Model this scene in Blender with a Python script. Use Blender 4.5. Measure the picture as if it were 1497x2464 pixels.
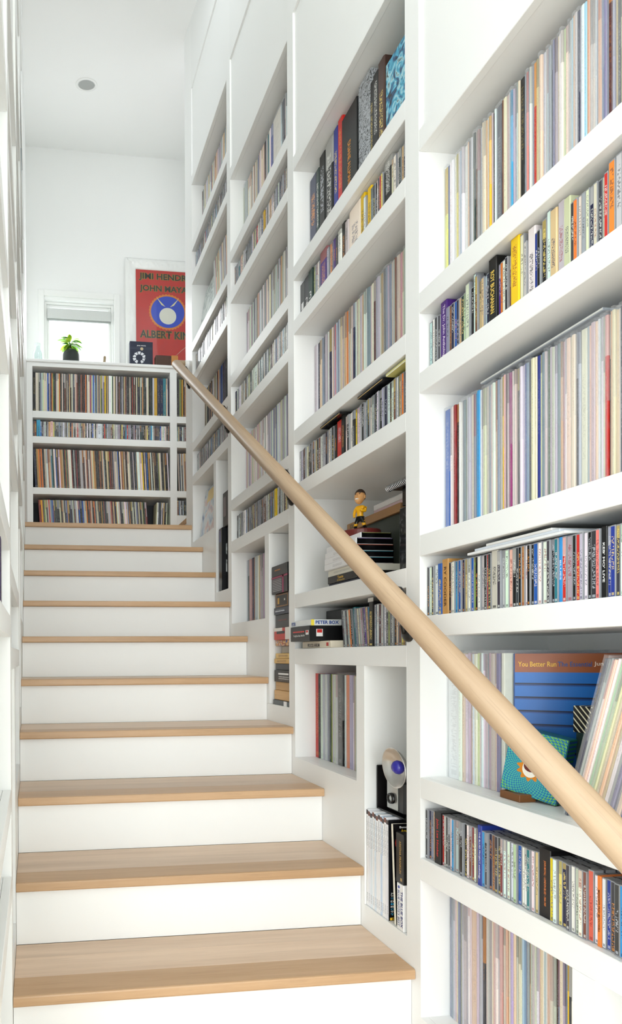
import bpy, bmesh, math, random
from mathutils import Vector, Matrix

for o in list(bpy.data.objects):
    bpy.data.objects.remove(o, do_unlink=True)
scene = bpy.context.scene
COL = scene.collection
random.seed(7)

# ---------------------------------------------------------------- camera
E = 1.542                      # eye height above the lower floor
FPX, CX, CY = 1504.23, 264.07, 1586.34
YAW, PIT, ROL = 0.1183, -0.0057, 0.0052
cy_, sy_, cp_, sp_, cr_, sr_ = (math.cos(YAW), math.sin(YAW), math.cos(PIT), math.sin(PIT), math.cos(ROL), math.sin(ROL))
right = Vector((cy_*cr_ + sy_*sp_*sr_, -sy_*cr_ + cy_*sp_*sr_, -cp_*sr_))
up = Vector((cy_*sr_ - sy_*sp_*cr_, -sy_*sr_ - cy_*sp_*cr_, cp_*cr_))
fwd = Vector((sy_*cp_, cy_*cp_, sp_))
cam_d = bpy.data.cameras.new('camera')
cam = bpy.data.objects.new('camera', cam_d)
COL.objects.link(cam)
cam.matrix_world = Matrix(((right.x, up.x, -fwd.x, 0), (right.y, up.y, -fwd.y, 0), (right.z, up.z, -fwd.z, E), (0, 0, 0, 1)))
cam_d.sensor_fit = 'VERTICAL'
cam_d.sensor_height = 36.0
cam_d.lens = FPX*36.0/2464
cam_d.shift_x = (748.5 - CX)/2464
cam_d.shift_y = (CY - 1232)/2464
cam_d.clip_start = 0.02
scene.camera = cam

# ---------------------------------------------------------------- world, lights, exposure
world = bpy.data.worlds.new('overcast_sky')
scene.world = world
world.use_nodes = True
bg = world.node_tree.nodes['Background']
bg.inputs[0].default_value = (0.92, 0.965, 1.0, 1)
bg.inputs[1].default_value = 1.8

def area(name, loc, rot, sx, sy, power, col):
    d = bpy.data.lights.new(name, 'AREA')
    d.shape = 'RECTANGLE'; d.size = sx; d.size_y = sy; d.energy = power; d.color = col
    o = bpy.data.objects.new(name, d)
    o.location = loc; o.rotation_euler = rot
    COL.objects.link(o)
    return o
R90 = math.pi/2
area('daylight_front_window', (-1.1, -7.35, 2.05), (R90, 0, 0), 3.7, 3.2, 205, (0.94, 0.975, 1.0))
area('daylight_side_window', (-3.1, -1.6, 2.0), (R90, 0, -R90), 3.4, 3.0, 44, (0.93, 0.97, 1.0))
area('daylight_skylight', (0.45, 2.9, E+3.958+0.258*(2.9-3.937)+0.01), (math.atan(0.258), 0, 0), 0.64, 0.68, 1.0, (0.95, 0.98, 1.0))
area('added_landing_fill', (2.38, 4.5, E+2.75), (R90, 0, R90), 0.85, 1.1, 1.2, (0.95, 0.98, 1.0))  # out-of-view fill light, added to brighten the back wall and ceiling
area('daylight_stair_window', (0.39, 5.33, E+2.75), (-R90, 0, 0), 0.6, 0.6, 6, (0.95, 0.98, 1.0))
scene.view_settings.view_transform = 'Standard'
scene.view_settings.look = 'None'
scene.view_settings.gamma = 1.0
scene.view_settings.use_curve_mapping = False
scene.view_settings.exposure = 0.38
scene.cycles.transparent_max_bounces = 24
scene.cycles.max_bounces = 14
scene.cycles.diffuse_bounces = 10

# ---------------------------------------------------------------- materials
def lin(c):
    c = c/255.0
    return c/12.92 if c <= 0.04045 else ((c+0.055)/1.055)**2.4
def rgb(t):
    return (lin(t[0]), lin(t[1]), lin(t[2]), 1.0)
MATS = {}
class NT:
    """tiny helper around a node tree"""
    def __init__(s, name):
        s.m = bpy.data.materials.new(name); s.m.use_nodes = True
        s.t = s.m.node_tree; s.n = s.t.nodes; s.b = s.n['Principled BSDF']
        MATS[name] = s.m
    def node(s, typ, **kw):
        nd = s.n.new(typ)
        for k, v in kw.items(): setattr(nd, k, v)
        return nd
    def put(s, sock, v):
        if isinstance(v, bpy.types.NodeSocket): s.t.links.new(v, sock)
        else: sock.default_value = v
    def math(s, op, a, b=0.0, c=0.0):
        nd = s.node('ShaderNodeMath', operation=op)
        s.put(nd.inputs[0], a); s.put(nd.inputs[1], b); s.put(nd.inputs[2], c)
        return nd.outputs[0]
    def mix(s, f, a, b):
        nd = s.node('ShaderNodeMix', data_type='RGBA')
        s.put(nd.inputs[0], f); s.put(nd.inputs[6], a); s.put(nd.inputs[7], b)
        return nd.outputs[2]
    def comb(s, x, y, z):
        nd = s.node('ShaderNodeCombineXYZ')
        s.put(nd.inputs[0], x); s.put(nd.inputs[1], y); s.put(nd.inputs[2], z)
        return nd.outputs[0]
    def noise(s, vec, scale, detail=2.0, rough=0.5):
        nd = s.node('ShaderNodeTexNoise')
        s.put(nd.inputs['Vector'], vec); nd.inputs['Scale'].default_value = scale
        nd.inputs['Detail'].default_value = detail; nd.inputs['Roughness'].default_value = rough
        return nd.outputs[0]
    def ramp(s, f, stops):
        nd = s.node('ShaderNodeValToRGB'); s.put(nd.inputs[0], f)
        el = nd.color_ramp.elements
        while len(el) < len(stops): el.new(0.5)
        for e, (p, c) in zip(el, stops): e.position = p; e.color = c
        return nd.outputs[0]
    def bump(s, h, strength, dist=0.01):
        nd = s.node('ShaderNodeBump'); s.put(nd.inputs['Height'], h)
        nd.inputs['Strength'].default_value = strength; nd.inputs['Distance'].default_value = dist
        s.t.links.new(nd.outputs[0], s.b.inputs['Normal'])
    def base(s, c): s.put(s.b.inputs['Base Color'], c)
    def rough(s, v): s.put(s.b.inputs['Roughness'], v)

def plain(name, c, rough=0.5, metal=0.0, noise=0.04, nscale=60.0, spec=0.5):
    m = NT(name)
    co = m.node('ShaderNodeTexCoord').outputs['Object']
    f = m.noise(co, nscale, 3)
    c0 = tuple(max(0, v*(1-noise)) for v in rgb(c)[:3])+(1,)
    c1 = tuple(min(1, v*(1+noise)) for v in rgb(c)[:3])+(1,)
    m.base(m.mix(f, c0, c1)); m.rough(rough); m.b.inputs['Metallic'].default_value = metal
    m.b.inputs['Specular IOR Level'].default_value = spec
    return m.m

def paint(name, c, rough=0.4, bump=0.05, scale=220.0):
    m = NT(name)
    co = m.node('ShaderNodeTexCoord').outputs['Object']
    f = m.noise(co, 1.3, 2)
    m.base(m.mix(f, rgb(tuple(v-3 for v in c)), rgb(c))); m.rough(rough)
    m.bump(m.noise(co, scale, 2), bump, 0.001)
    return m.m
paint('shelf_paint', (243, 244, 243), 0.38, 0.04)
paint('wall_paint', (242, 243, 242), 0.6, 0.08, 320)
paint('ceiling_paint', (244, 245, 244), 0.7, 0.06, 320)
paint('riser_paint', (241, 242, 241), 0.42, 0.03)
paint('frame_paint', (240, 241, 239), 0.25, 0.03)

def oak(name, axis, dark, light, rough=0.38, tilt=0.0):
    m = NT(name)
    tc = m.node('ShaderNodeTexCoord').outputs['Object']
    if tilt:
        vr = m.node('ShaderNodeVectorRotate', rotation_type='X_AXIS'); m.put(vr.inputs['Vector'], tc); vr.inputs['Angle'].default_value = tilt
        tc = vr.outputs[0]
    oi = m.node('ShaderNodeObjectInfo').outputs['Random']
    mp = m.node('ShaderNodeMapping')
    s = [26.0, 26.0, 26.0]; s[axis] = 1.6
    mp.inputs['Scale'].default_value = s
    m.put(mp.inputs['Vector'], tc)
    m.put(mp.inputs['Location'], m.comb(m.math('MULTIPLY', oi, 31.0), m.math('MULTIPLY', oi, 17.0), 3.0))
    g = m.noise(mp.outputs[0], 1.0, 6, 0.62)
    mp2 = m.node('ShaderNodeMapping')
    s2 = [260.0, 260.0, 260.0]; s2[axis] = 5.0
    mp2.inputs['Scale'].default_value = s2; m.put(mp2.inputs['Vector'], tc)
    p = m.noise(mp2.outputs[0], 1.0, 3, 0.5)
    c = m.ramp(g, [(0.28, rgb(dark)), (0.72, rgb(light))])
    pores = m.math('GREATER_THAN', p, 0.62)
    c = m.mix(m.math('MULTIPLY', pores, 0.16), c, rgb(tuple(int(v*0.72) for v in dark)))
    tone = m.math('MULTIPLY_ADD', oi, 0.22, 0.86)
    hv = m.node('ShaderNodeHueSaturation'); m.put(hv.inputs['Color'], c); m.put(hv.inputs['Value'], tone)
    m.base(hv.outputs[0]); m.rough(rough); m.bump(p, 0.06, 0.001)
    return m.m
oak('oak_tread', 0, (200, 173, 147), (224, 199, 174))
oak('oak_nosing', 0, (184, 147, 108), (208, 172, 134))
oak('oak_rail', 1, (182, 154, 124), (202, 176, 146), 0.45, -math.atan(0.7072))

oak('floor_wood', 1, (212, 202, 190), (228, 220, 210))

def spine(name, stuff, kind):
    """record / disc / book spines; colours come from each object, or from mesh attributes for the far rows"""
    m = NT(name)
    if stuff:
        at = lambda n: m.node('ShaderNodeAttribute', attribute_name=n)
        base = at('col').outputs['Color']; tcol = at('tcol').outputs['Color']
        gen = at('gen').outputs['Vector']; rnd = at('rnd').outputs['Fac']
    else:
        oi = m.node('ShaderNodeObjectInfo')
        base = oi.outputs['Color']; rnd = oi.outputs['Random']
        tcol = m.node('ShaderNodeAttribute', attribute_type='OBJECT', attribute_name='tcol').outputs['Color']
        gen = m.node('ShaderNodeTexCoord').outputs['Generated']
    sx = m.node('ShaderNodeSeparateXYZ'); m.put(sx.inputs[0], gen)
    gx, gy, gz = sx.outputs
    r100 = m.math('MULTIPLY', rnd, 97.0)
    fr = lambda k: m.math('FRACT', m.math('MULTIPLY', rnd, k))
    front = m.math('LESS_THAN', gx, 0.02)
    # rows of small print along the spine
    nchar = {'lp': 90.0, 'cd': 46.0, 'book': 85.0}[kind]
    vec = m.comb(m.math('MULTIPLY', gy, 6.0 if kind == 'book' else 3.2), m.math('MULTIPLY', gz, nchar), r100)
    pr = m.math('GREATER_THAN', m.noise(vec, 1.0, 1.0), 0.52)
    a0 = m.math('MULTIPLY', fr(7.3), 0.35)
    a1 = m.math('ADD', a0, m.math('MULTIPLY_ADD', fr(13.7), 0.4, 0.28))
    inz = m.math('MULTIPLY', m.math('GREATER_THAN', gz, m.math('SUBTRACT', 1.0, m.math('ADD', a1, 0.05))), m.math('LESS_THAN', gz, m.math('SUBTRACT', 0.95, a0)))
    iny = m.math('LESS_THAN', m.math('ABSOLUTE', m.math('SUBTRACT', gy, 0.5)), 0.24)
    # end marks
    e1 = m.math('MULTIPLY', m.math('LESS_THAN', gz, 0.07), m.math('GREATER_THAN', gz, 0.03))
    txt = m.math('MULTIPLY', m.math('MAXIMUM', m.math('MULTIPLY', inz, pr), e1), m.math('MULTIPLY', iny, front))
    txt = m.math('MULTIPLY', txt, {'lp': 0.16, 'cd': 0.6, 'book': 0.75}[kind])
    # a differently coloured block on some of them
    blk = m.math('MULTIPLY', m.math('GREATER_THAN', fr(3.1), 0.72), m.math('GREATER_THAN', gz, m.math('MULTIPLY_ADD', fr(5.9), 0.4, 0.55)))
    c = m.mix(m.math('MULTIPLY', blk, 0.45), base, tcol)
    if kind == 'lp':
        w = m.noise(m.comb(m.math('MULTIPLY', gy, 2.0), m.math('MULTIPLY', gz, 9.0), r100), 1.0, 4, 0.6)
        c = m.mix(m.math('MULTIPLY', m.math('SUBTRACT', w, 0.46), 0.3), c, (0.75, 0.73, 0.7, 1))
    c = m.mix(txt, c, tcol)
    if kind == 'cd':
        edge = m.math('GREATER_THAN', m.math('ABSOLUTE', m.math('SUBTRACT', gy, 0.5)), 0.37)
        cap = m.math('GREATER_THAN', m.math('ABSOLUTE', m.math('SUBTRACT', gz, 0.5)), 0.482)
        pl = m.math('MAXIMUM', m.math('MAXIMUM', edge, cap), m.math('SUBTRACT', 1.0, front))
        ridge = m.math('GREATER_THAN', m.math('FRACT', m.math('MULTIPLY', gx, 6.0)), 0.82)
        plc = m.mix(ridge, (0.27, 0.28, 0.30, 1), (0.06, 0.06, 0.07, 1))
        c = m.mix(pl, c, plc); m.rough(0.18)
    elif kind == 'book':
        pg = m.math('MULTIPLY', m.math('GREATER_THAN', gz, 0.985), m.math('LESS_THAN', m.math('ABSOLUTE', m.math('SUBTRACT', gy, 0.5)), 0.4))
        c = m.mix(m.math('MULTIPLY', pg, m.math('GREATER_THAN', gx, 0.03)), c, (0.78, 0.72, 0.6, 1)); m.rough(0.35)
    else:
        m.rough(0.42)
    m.base(c)
    return m.m
for k in ('lp', 'cd', 'book'):
    spine('spine_'+k, False, k)
for k in ('lp', 'cd'):
    spine('far_spine_'+k, True, k)

def sleeve_mat():
    m = NT('clear_sleeve')
    out = m.n['Material Output']
    tr = m.node('ShaderNodeBsdfTransparent'); tr.inputs[0].default_value = (0.97, 0.98, 0.99, 1)
    co = m.node('ShaderNodeTexCoord').outputs['Object']
    w = m.noise(co, 9.0, 3, 0.6)
    m.base((0.88, 0.89, 0.91, 1)); m.rough(0.22)
    mx = m.node('ShaderNodeMixShader')
    m.put(mx.inputs[0], m.math('MULTIPLY_ADD', w, 0.26, 0.05))
    m.t.links.new(tr.outputs[0], mx.inputs[1]); m.t.links.new(m.b.outputs[0], mx.inputs[2])
    m.t.links.new(mx.outputs[0], out.inputs['Surface'])
sleeve_mat()
def glass_mat(name, tint, mixf):
    m = NT(name)
    out = m.n['Material Output']
    tr = m.node('ShaderNodeBsdfTransparent'); tr.inputs[0].default_value = tint
    gl = m.node('ShaderNodeBsdfGlossy'); gl.inputs['Roughness'].default_value = 0.03
    mx = m.node('ShaderNodeMixShader'); mx.inputs[0].default_value = mixf
    m.t.links.new(tr.outputs[0], mx.inputs[1]); m.t.links.new(gl.outputs[0], mx.inputs[2])
    m.t.links.new(mx.outputs[0], out.inputs['Surface'])
glass_mat('window_glass', (0.97, 0.99, 0.98, 1), 0.03)
glass_mat('bottle_glass', (0.93, 0.97, 0.97, 1), 0.10)

def col_mat(c, rough=0.45, metal=0.0):
    n = 'colour_%02x%02x%02x_%d_%d' % (c[0], c[1], c[2], int(rough*100), int(metal*100))
    if n not in MATS: plain(n, c, rough, metal, 0.03, 80)
    return MATS[n]
BLACK = (20, 20, 22); WHITE = (240, 240, 238)

# ---------------------------------------------------------------- geometry helpers
class MB:
    def __init__(s):
        s.v = []; s.f = []; s.mi = []
    def quadface(s, a, b, c, d, mi=0):
        n = len(s.v); s.v += [a, b, c, d]; s.f.append((n, n+1, n+2, n+3)); s.mi.append(mi)
        return s
    def box(s, x0, x1, y0, y1, z0, z1, mi=0):
        if x0 > x1: x0, x1 = x1, x0
        if y0 > y1: y0, y1 = y1, y0
        if z0 > z1: z0, z1 = z1, z0
        n = len(s.v)
        s.v += [(x0,y0,z0),(x1,y0,z0),(x1,y1,z0),(x0,y1,z0),(x0,y0,z1),(x1,y0,z1),(x1,y1,z1),(x0,y1,z1)]
        for f in ((0,3,2,1),(4,5,6,7),(0,1,5,4),(1,2,6,5),(2,3,7,6),(3,0,4,7)):
            s.f.append(tuple(n+i for i in f)); s.mi.append(mi)
        return s
    def bbox(s, x0, x1, y0, y1, z0, z1, b=0.002, mi=0):
        """box with chamfered edges"""
        if x0 > x1: x0, x1 = x1, x0
        if y0 > y1: y0, y1 = y1, y0
        if z0 > z1: z0, z1 = z1, z0
        b = min(b, (x1-x0)*0.45, (y1-y0)*0.45, (z1-z0)*0.45)
        bm = bmesh.new()
        vs = [bm.verts.new(p) for p in ((x0,y0,z0),(x1,y0,z0),(x1,y1,z0),(x0,y1,z0),(x0,y0,z1),(x1,y0,z1),(x1,y1,z1),(x0,y1,z1))]
        for f in ((0,3,2,1),(4,5,6,7),(0,1,5,4),(1,2,6,5),(2,3,7,6),(3,0,4,7)): bm.faces.new([vs[i] for i in f])
        bmesh.ops.bevel(bm, geom=list(bm.edges), offset=b, segments=1, affect='EDGES')
        n = len(s.v); bm.verts.ensure_lookup_table(); bm.verts.index_update()
        s.v += [tuple(v.co) for v in bm.verts]
        for f in bm.faces: s.f.append(tuple(n+v.index for v in f.verts)); s.mi.append(mi)
        bm.free()
        return s
    def prism(s, poly, axis, a, b, mi=0):
        """poly: 2-D points of the other two axes in order, extruded along axis from a to b"""
        def P(p, t):
            if axis == 0: return (t, p[0], p[1])
            if axis == 1: return (p[0], t, p[1])
            return (p[0], p[1], t)
        n = len(s.v); k = len(poly)
        s.v += [P(p, a) for p in poly] + [P(p, b) for p in poly]
        s.f.append(tuple(n+i for i in range(k))[::-1]); s.f.append(tuple(n+k+i for i in range(k))); s.mi += [mi, mi]
        for i in range(k):
            j = (i+1) % k
            s.f.append((n+i, n+j, n+k+j, n+k+i)); s.mi.append(mi)
        return s
    def lathe(s, prof, seg=24, c=(0,0,0), mi=0, M=None):
        n = len(s.v); k = len(prof)
        for i in range(seg):
            a = 2*math.pi*i/seg
            for r, z in prof:
                p = Vector((r*math.cos(a), r*math.sin(a), z))
                if M: p = M @ p
                s.v.append((p.x+c[0], p.y+c[1], p.z+c[2]))
        for i in range(seg):
            j = (i+1) % seg
            for q in range(k-1):
                s.f.append((n+i*k+q, n+j*k+q, n+j*k+q+1, n+i*k+q+1)); s.mi.append(mi)
        return s
    def tube(s, pts, r, seg=12, mi=0, caps=True):
        pts = [Vector(p) for p in pts]
        rs = r if isinstance(r, (list, tuple)) else [r]*len(pts)
        d0 = (pts[1]-pts[0]).normalized()
        upv = Vector((0,0,1)) if abs(d0.z) < 0.9 else Vector((1,0,0))
        u = d0.cross(upv).normalized(); w = u.cross(d0).normalized()
        n = len(s.v); ring = []
        for i in range(seg):
            a = 2*math.pi*i/seg
            ring.append(pts[0] + (u*math.cos(a)+w*math.sin(a))*rs[0])
        rings = [ring]; dprev = d0
        for i in range(1, len(pts)):
            dn = (pts[i+1]-pts[i]).normalized() if i+1 < len(pts) else dprev
            nrm = (dprev+dn).normalized()
            new = []
            for q in rings[-1]:
                t = (pts[i]-q).dot(nrm)/max(1e-6, dprev.dot(nrm))
                p = q + dprev*t
                new.append(pts[i] + (p-pts[i])*(rs[i]/rs[i-1]))
            rings.append(new); dprev = dn
        for rg in rings: s.v += [tuple(p) for p in rg]
        for a in range(len(rings)-1):
            for i in range(seg):
                j = (i+1) % seg
                s.f.append((n+a*seg+i, n+a*seg+j, n+(a+1)*seg+j, n+(a+1)*seg+i)); s.mi.append(mi)
        if caps:
            s.f.append(tuple(n+i for i in range(seg))[::-1]); s.mi.append(mi)
            m0 = n+(len(rings)-1)*seg
            s.f.append(tuple(m0+i for i in range(seg))); s.mi.append(mi)
        return s
    def ball(s, c, rx, ry, rz, seg=16, rings=10, mi=0):
        prof = [(math.sin(math.pi*i/rings), -math.cos(math.pi*i/rings)) for i in range(rings+1)]
        n = len(s.v); k = len(prof)
        for i in range(seg):
            a = 2*math.pi*i/seg
            for r, z in prof: s.v.append((c[0]+rx*r*math.cos(a), c[1]+ry*r*math.sin(a), c[2]+rz*z))
        for i in range(seg):
            j = (i+1) % seg
            for q in range(k-1):
                s.f.append((n+i*k+q, n+j*k+q, n+j*k+q+1, n+i*k+q+1)); s.mi.append(mi)
        return s
    def mesh(s, name, mats, smooth=False):
        me = bpy.data.meshes.new(name)
        me.from_pydata(s.v, [], s.f)
        for m in (mats if isinstance(mats, (list, tuple)) else [mats]):
            me.materials.append(MATS[m] if isinstance(m, str) else m)
        me.polygons.foreach_set('material_index', s.mi)
        if smooth: me.polygons.foreach_set('use_smooth', [True]*len(s.f))
        bm = bmesh.new(); bm.from_mesh(me)
        bmesh.ops.remove_doubles(bm, verts=bm.verts, dist=1e-6)
        bmesh.ops.recalc_face_normals(bm, faces=bm.faces)
        bm.to_mesh(me); bm.free()
        me.update()
        return me
    def build(s, name, mats, parent=None, smooth=False):
        return link(name, s.mesh(name, mats, smooth), parent)
def link(name, me, parent=None):
    o = bpy.data.objects.new(name, me); COL.objects.link(o)
    if parent: o.parent = parent
    return o
def thing(name, label, cat, loc=(0,0,0), rot=(0,0,0), group=None):
    o = bpy.data.objects.new(name, None); COL.objects.link(o)
    o.empty_display_size = 0.05
    o.location = loc; o.rotation_euler = rot
    tag(o, label, cat, group)
    return o
def tag(o, label, cat, group=None, kind=None):
    if label: o['label'] = label
    if cat: o['category'] = cat
    if group: o['group'] = group
    if kind: o['kind'] = kind
    return o
def struct(o, label=None):
    o['kind'] = 'structure'
    if label: o['label'] = label
    return o
def copy_tree(o, parent=None):
    c = o.copy(); COL.objects.link(c); c.parent = parent
    for ch in list(o.children): copy_tree(ch, c)
    return c

def text_mesh(body, w, h, bold=0.0, align=None):
    cu = bpy.data.curves.new('lettering', 'FONT')
    cu.body = body; cu.size = 1.0; cu.resolution_u = 2; cu.offset = bold
    if align: cu.align_x = align
    ob = bpy.data.objects.new('lettering', cu)
    me = bpy.data.meshes.new_from_object(ob)
    bpy.data.objects.remove(ob); bpy.data.curves.remove(cu)
    xs = [v.co.x for v in me.vertices]; ys = [v.co.y for v in me.vertices]
    x0, x1, y0, y1 = min(xs), max(xs), min(ys), max(ys)
    for v in me.vertices:
        v.co = ((v.co.x-(x0+x1)/2)*w/max(1e-6, x1-x0), (v.co.y-(y0+y1)/2)*h/max(1e-6, y1-y0), 0)
    return me
def text(body, w, h, mat, parent, pos, rdir, udir, bold=0.012, name='lettering'):
    """flat print: centred at pos (parent space), reading along rdir, letter tops towards udir"""
    me = text_mesh(body, w, h, bold)
    me.materials.append(mat)
    o = link(name, me, parent)
    r = Vector(rdir).normalized(); u = Vector(udir).normalized(); n = r.cross(u)
    p = Vector(pos) + n*0.0004
    o.matrix_local = Matrix(((r.x,u.x,n.x,p.x),(r.y,u.y,n.y,p.y),(r.z,u.z,n.z,p.z),(0,0,0,1)))
    return o

# ================================================================ the setting
W, XL = 0.9742, -0.0586            # faces of the right and left bookcase walls
RUN, RISE, Y1, Z1 = 0.2555, 0.181, 1.5111, E-0.8178
def ceil_z(y): return E + 3.958 + 0.258*(max(y, 2.2)-3.937)     # vaulted over the stairs, flat over the lower room
YB = 5.38                          # back wall
YF, XROOM = -7.5, -3.2             # lower room behind the camera
DZ = 0.543                         # rise of three steps, one bay
BAY_L = [1.490, 2.264, 3.026, 3.790]
BAY_R = [0.790, 1.549, 2.318, 3.079]
BAY_END = [1.549, 2.318, 3.079, 3.958]
DEPTH = 0.36

struct(MB().box(XROOM-0.1, 2.5, YF-0.1, YB+0.1, -0.1, 0.0).build('floor', 'floor_wood'))
def ceil_piece(m, xa, xb, ya, yb):
    m.prism([(ya, ceil_z(ya)), (yb, ceil_z(yb)), (yb, ceil_z(yb)+0.12), (ya, ceil_z(ya)+0.12)], 0, xa, xb)
m = MB()
KX0, KX1, KY0, KY1 = 0.12, 0.78, 2.55, 3.25         # skylight over the stairs
ceil_piece(m, XROOM-0.1, 2.5, YF-0.1, 2.2); ceil_piece(m, XROOM-0.1, 2.5, 2.2, KY0); ceil_piece(m, XROOM-0.1, 2.5, KY1, YB+0.12)
ceil_piece(m, XROOM-0.1, KX0, KY0, KY1); ceil_piece(m, KX1, 2.5, KY0, KY1)
struct(m.build('ceiling', 'ceiling_paint'))
sk = bpy.data.objects.new('window_4', None); COL.objects.link(sk); struct(sk)
def tilt(m, xa, xb, ya, yb, d0, d1): m.prism([(ya, ceil_z(ya)+d0), (yb, ceil_z(yb)+d0), (yb, ceil_z(yb)+d1), (ya, ceil_z(ya)+d1)], 0, xa, xb)
m = MB()
tilt(m, KX0+0.001, KX0+0.04, KY0+0.001, KY1-0.001, 0.05, 0.11); tilt(m, KX1-0.04, KX1-0.001, KY0+0.001, KY1-0.001, 0.05, 0.11)
tilt(m, KX0+0.04, KX1-0.04, KY0+0.001, KY0+0.04, 0.05, 0.11); tilt(m, KX0+0.04, KX1-0.04, KY1-0.04, KY1-0.001, 0.05, 0.11)
m.build('window_frame', 'frame_paint', sk)
m = MB(); tilt(m, KX0+0.04, KX1-0.04, KY0+0.04, KY1-0.04, 0.075, 0.08); m.build('window_pane', 'window_glass', sk)

# right wall above the bookcases, and its run towards the lower room
def wall_piece(m, xa, xb, ya, yb, za, hole_top=None):
    m.prism([(ya, za), (yb, za), (yb, ceil_z(yb)), (ya, ceil_z(ya))], 0, xa, xb)
for side, sg, X0, nm in ((1, 1, W, 'wall_right'), (-1, -1, XL, 'wall_left')):
    m = MB()
    for k in range(4):
        za = E + 1.87 + DZ*k
        [wall_piece(m, X0, X0+sg*0.12, u0, u1, za) for u0, u1 in (((BAY_R[k], 2.2), (2.2, BAY_L[k])) if BAY_R[k] < 2.2 < BAY_L[k] else ((BAY_R[k], BAY_L[k]),))]
        m.box(X0+sg*0.03, X0+sg*0.12, BAY_R[k], BAY_L[k], E+1.33+DZ*k, za)
    if side == 1:
        wall_piece(m, X0, X0+0.12, YF, 0.73, 0.0)
    else:
        wall_piece(m, X0-0.12, X0, 3.958, YB, 0.0)
    struct(m.build(nm, 'wall_paint'))
m = MB(); wall_piece(m, W+DEPTH+0.02, 2.5, 3.90, 3.958, 0.0); struct(m.build('wall_landing', 'wall_paint'))
m = MB(); wall_piece(m, XROOM, XL-DEPTH-0.02, 0.66, 0.73, 0.0); struct(m.build('wall_room', 'wall_paint'))

# back wall with its window opening
WX0, WX1, WZ0, WZ1 = 0.095, 0.690, E+2.43, E+3.045
m = MB()
zt = ceil_z(YB)+0.02
m.box(XL-0.1, WX0, YB, YB+0.12, 0, zt); m.box(WX1, 2.5, YB, YB+0.12, 0, zt)
m.box(WX0, WX1, YB, YB+0.12, 0, WZ0); m.box(WX0, WX1, YB, YB+0.12, WZ1, zt)
struct(m.build('wall_back', 'wall_paint'))
w = bpy.data.objects.new('window_1', None); COL.objects.link(w); struct(w)
w.location = (0, YB, 0)
def fr(m, x0, x1, z0, z1, t, y0, y1):
    m.bbox(x0, x0+t, y0, y1, z0, z1, 0.003); m.bbox(x1-t, x1, y0, y1, z0, z1, 0.003)
    m.bbox(x0+t, x1-t, y0, y1, z1-t, z1, 0.003); m.bbox(x0+t, x1-t, y0, y1, z0, z0+t, 0.003)
m = MB(); fr(m, 0.040, 0.741, E+2.36, E+3.120, 0.050, -0.018, -0.0005); m.build('window_casing', 'frame_paint', w)
m = MB(); fr(m, WX0+0.0005, WX1-0.0005, WZ0+0.0005, WZ1-0.0005, 0.018, 0.03, 0.07); m.build('window_frame', 'frame_paint', w)
m = MB(); fr(m, WX0+0.019, WX1-0.019, WZ0+0.019, WZ1-0.019, 0.022, 0.045, 0.075); m.build('window_sash', 'frame_paint', w)
MB().box(WX0+0.041, WX1-0.041, 0.057, 0.061, WZ0+0.041, WZ1-0.041).build('window_pane', 'window_glass', w)
bl = MB().bbox(WX0+0.022, WX1-0.022, 0.012, 0.038, E+2.895, E+2.982, 0.004).build('blind_cassette', col_mat((205, 208, 206), 0.6), w)
MB().bbox(WX0+0.024, WX1-0.024, 0.016, 0.034, E+2.884, E+2.8945, 0.003).build('blind_rail', col_mat((150, 155, 152), 0.5), bl)

# lower room: front wall with a wide window, side wall with another (behind the camera)
def window_wall(name, winname, axis, c, t, a0, a1, z0, z1, h0, h1, b0, b1):
    m = MB()
    def bx(p0, p1, q0, q1):
        if axis == 1: m.box(p0, p1, c, c+t, q0, q1)
        else: m.box(c, c+t, p0, p1, q0, q1)
    bx(a0, b0, z0, z1); bx(b1, a1, z0, z1); bx(b0, b1, z0, h0); bx(b0, b1, h1, z1)
    struct(m.build(name, 'wall_paint'))
    wo = bpy.data.objects.new(winname, None); COL.objects.link(wo); struct(wo)
    m = MB(); n = 3
    for i in range(n+1):
        p = b0+(b1-b0)*i/n
        if axis == 1: m.box(p-0.03, p+0.03, c+0.02, c+0.08, h0, h1)
        else: m.box(c+0.02, c+0.08, p-0.03, p+0.03, h0, h1)
    m.build('window_frame', 'frame_paint', wo)
    m = MB()
    if axis == 1: m.box(b0, b1, c+0.045, c+0.05, h0, h1)
    else: m.box(c+0.045, c+0.05, b0, b1, h0, h1)
    m.build('window_pane', 'window_glass', wo)
window_wall('wall_front', 'window_2', 1, YF-0.1, 0.1, XROOM-0.1, W+0.12, 0, 5.04, 0.4, 3.7, -2.9, 0.75)
window_wall('wall_room_side', 'window_3', 0, XROOM-0.1, 0.1, YF-0.1, 0.73, 0, 5.04, 0.5, 3.5, -3.3, 0.1)

window_wall('wall_landing_side', 'added_window', 0, 2.4, 0.1, 3.958, YB, 0, E+4.35, E+2.2, E+3.3, 4.08, 4.95)  # landing side wall; its unseen window is added to brighten the back wall

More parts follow.
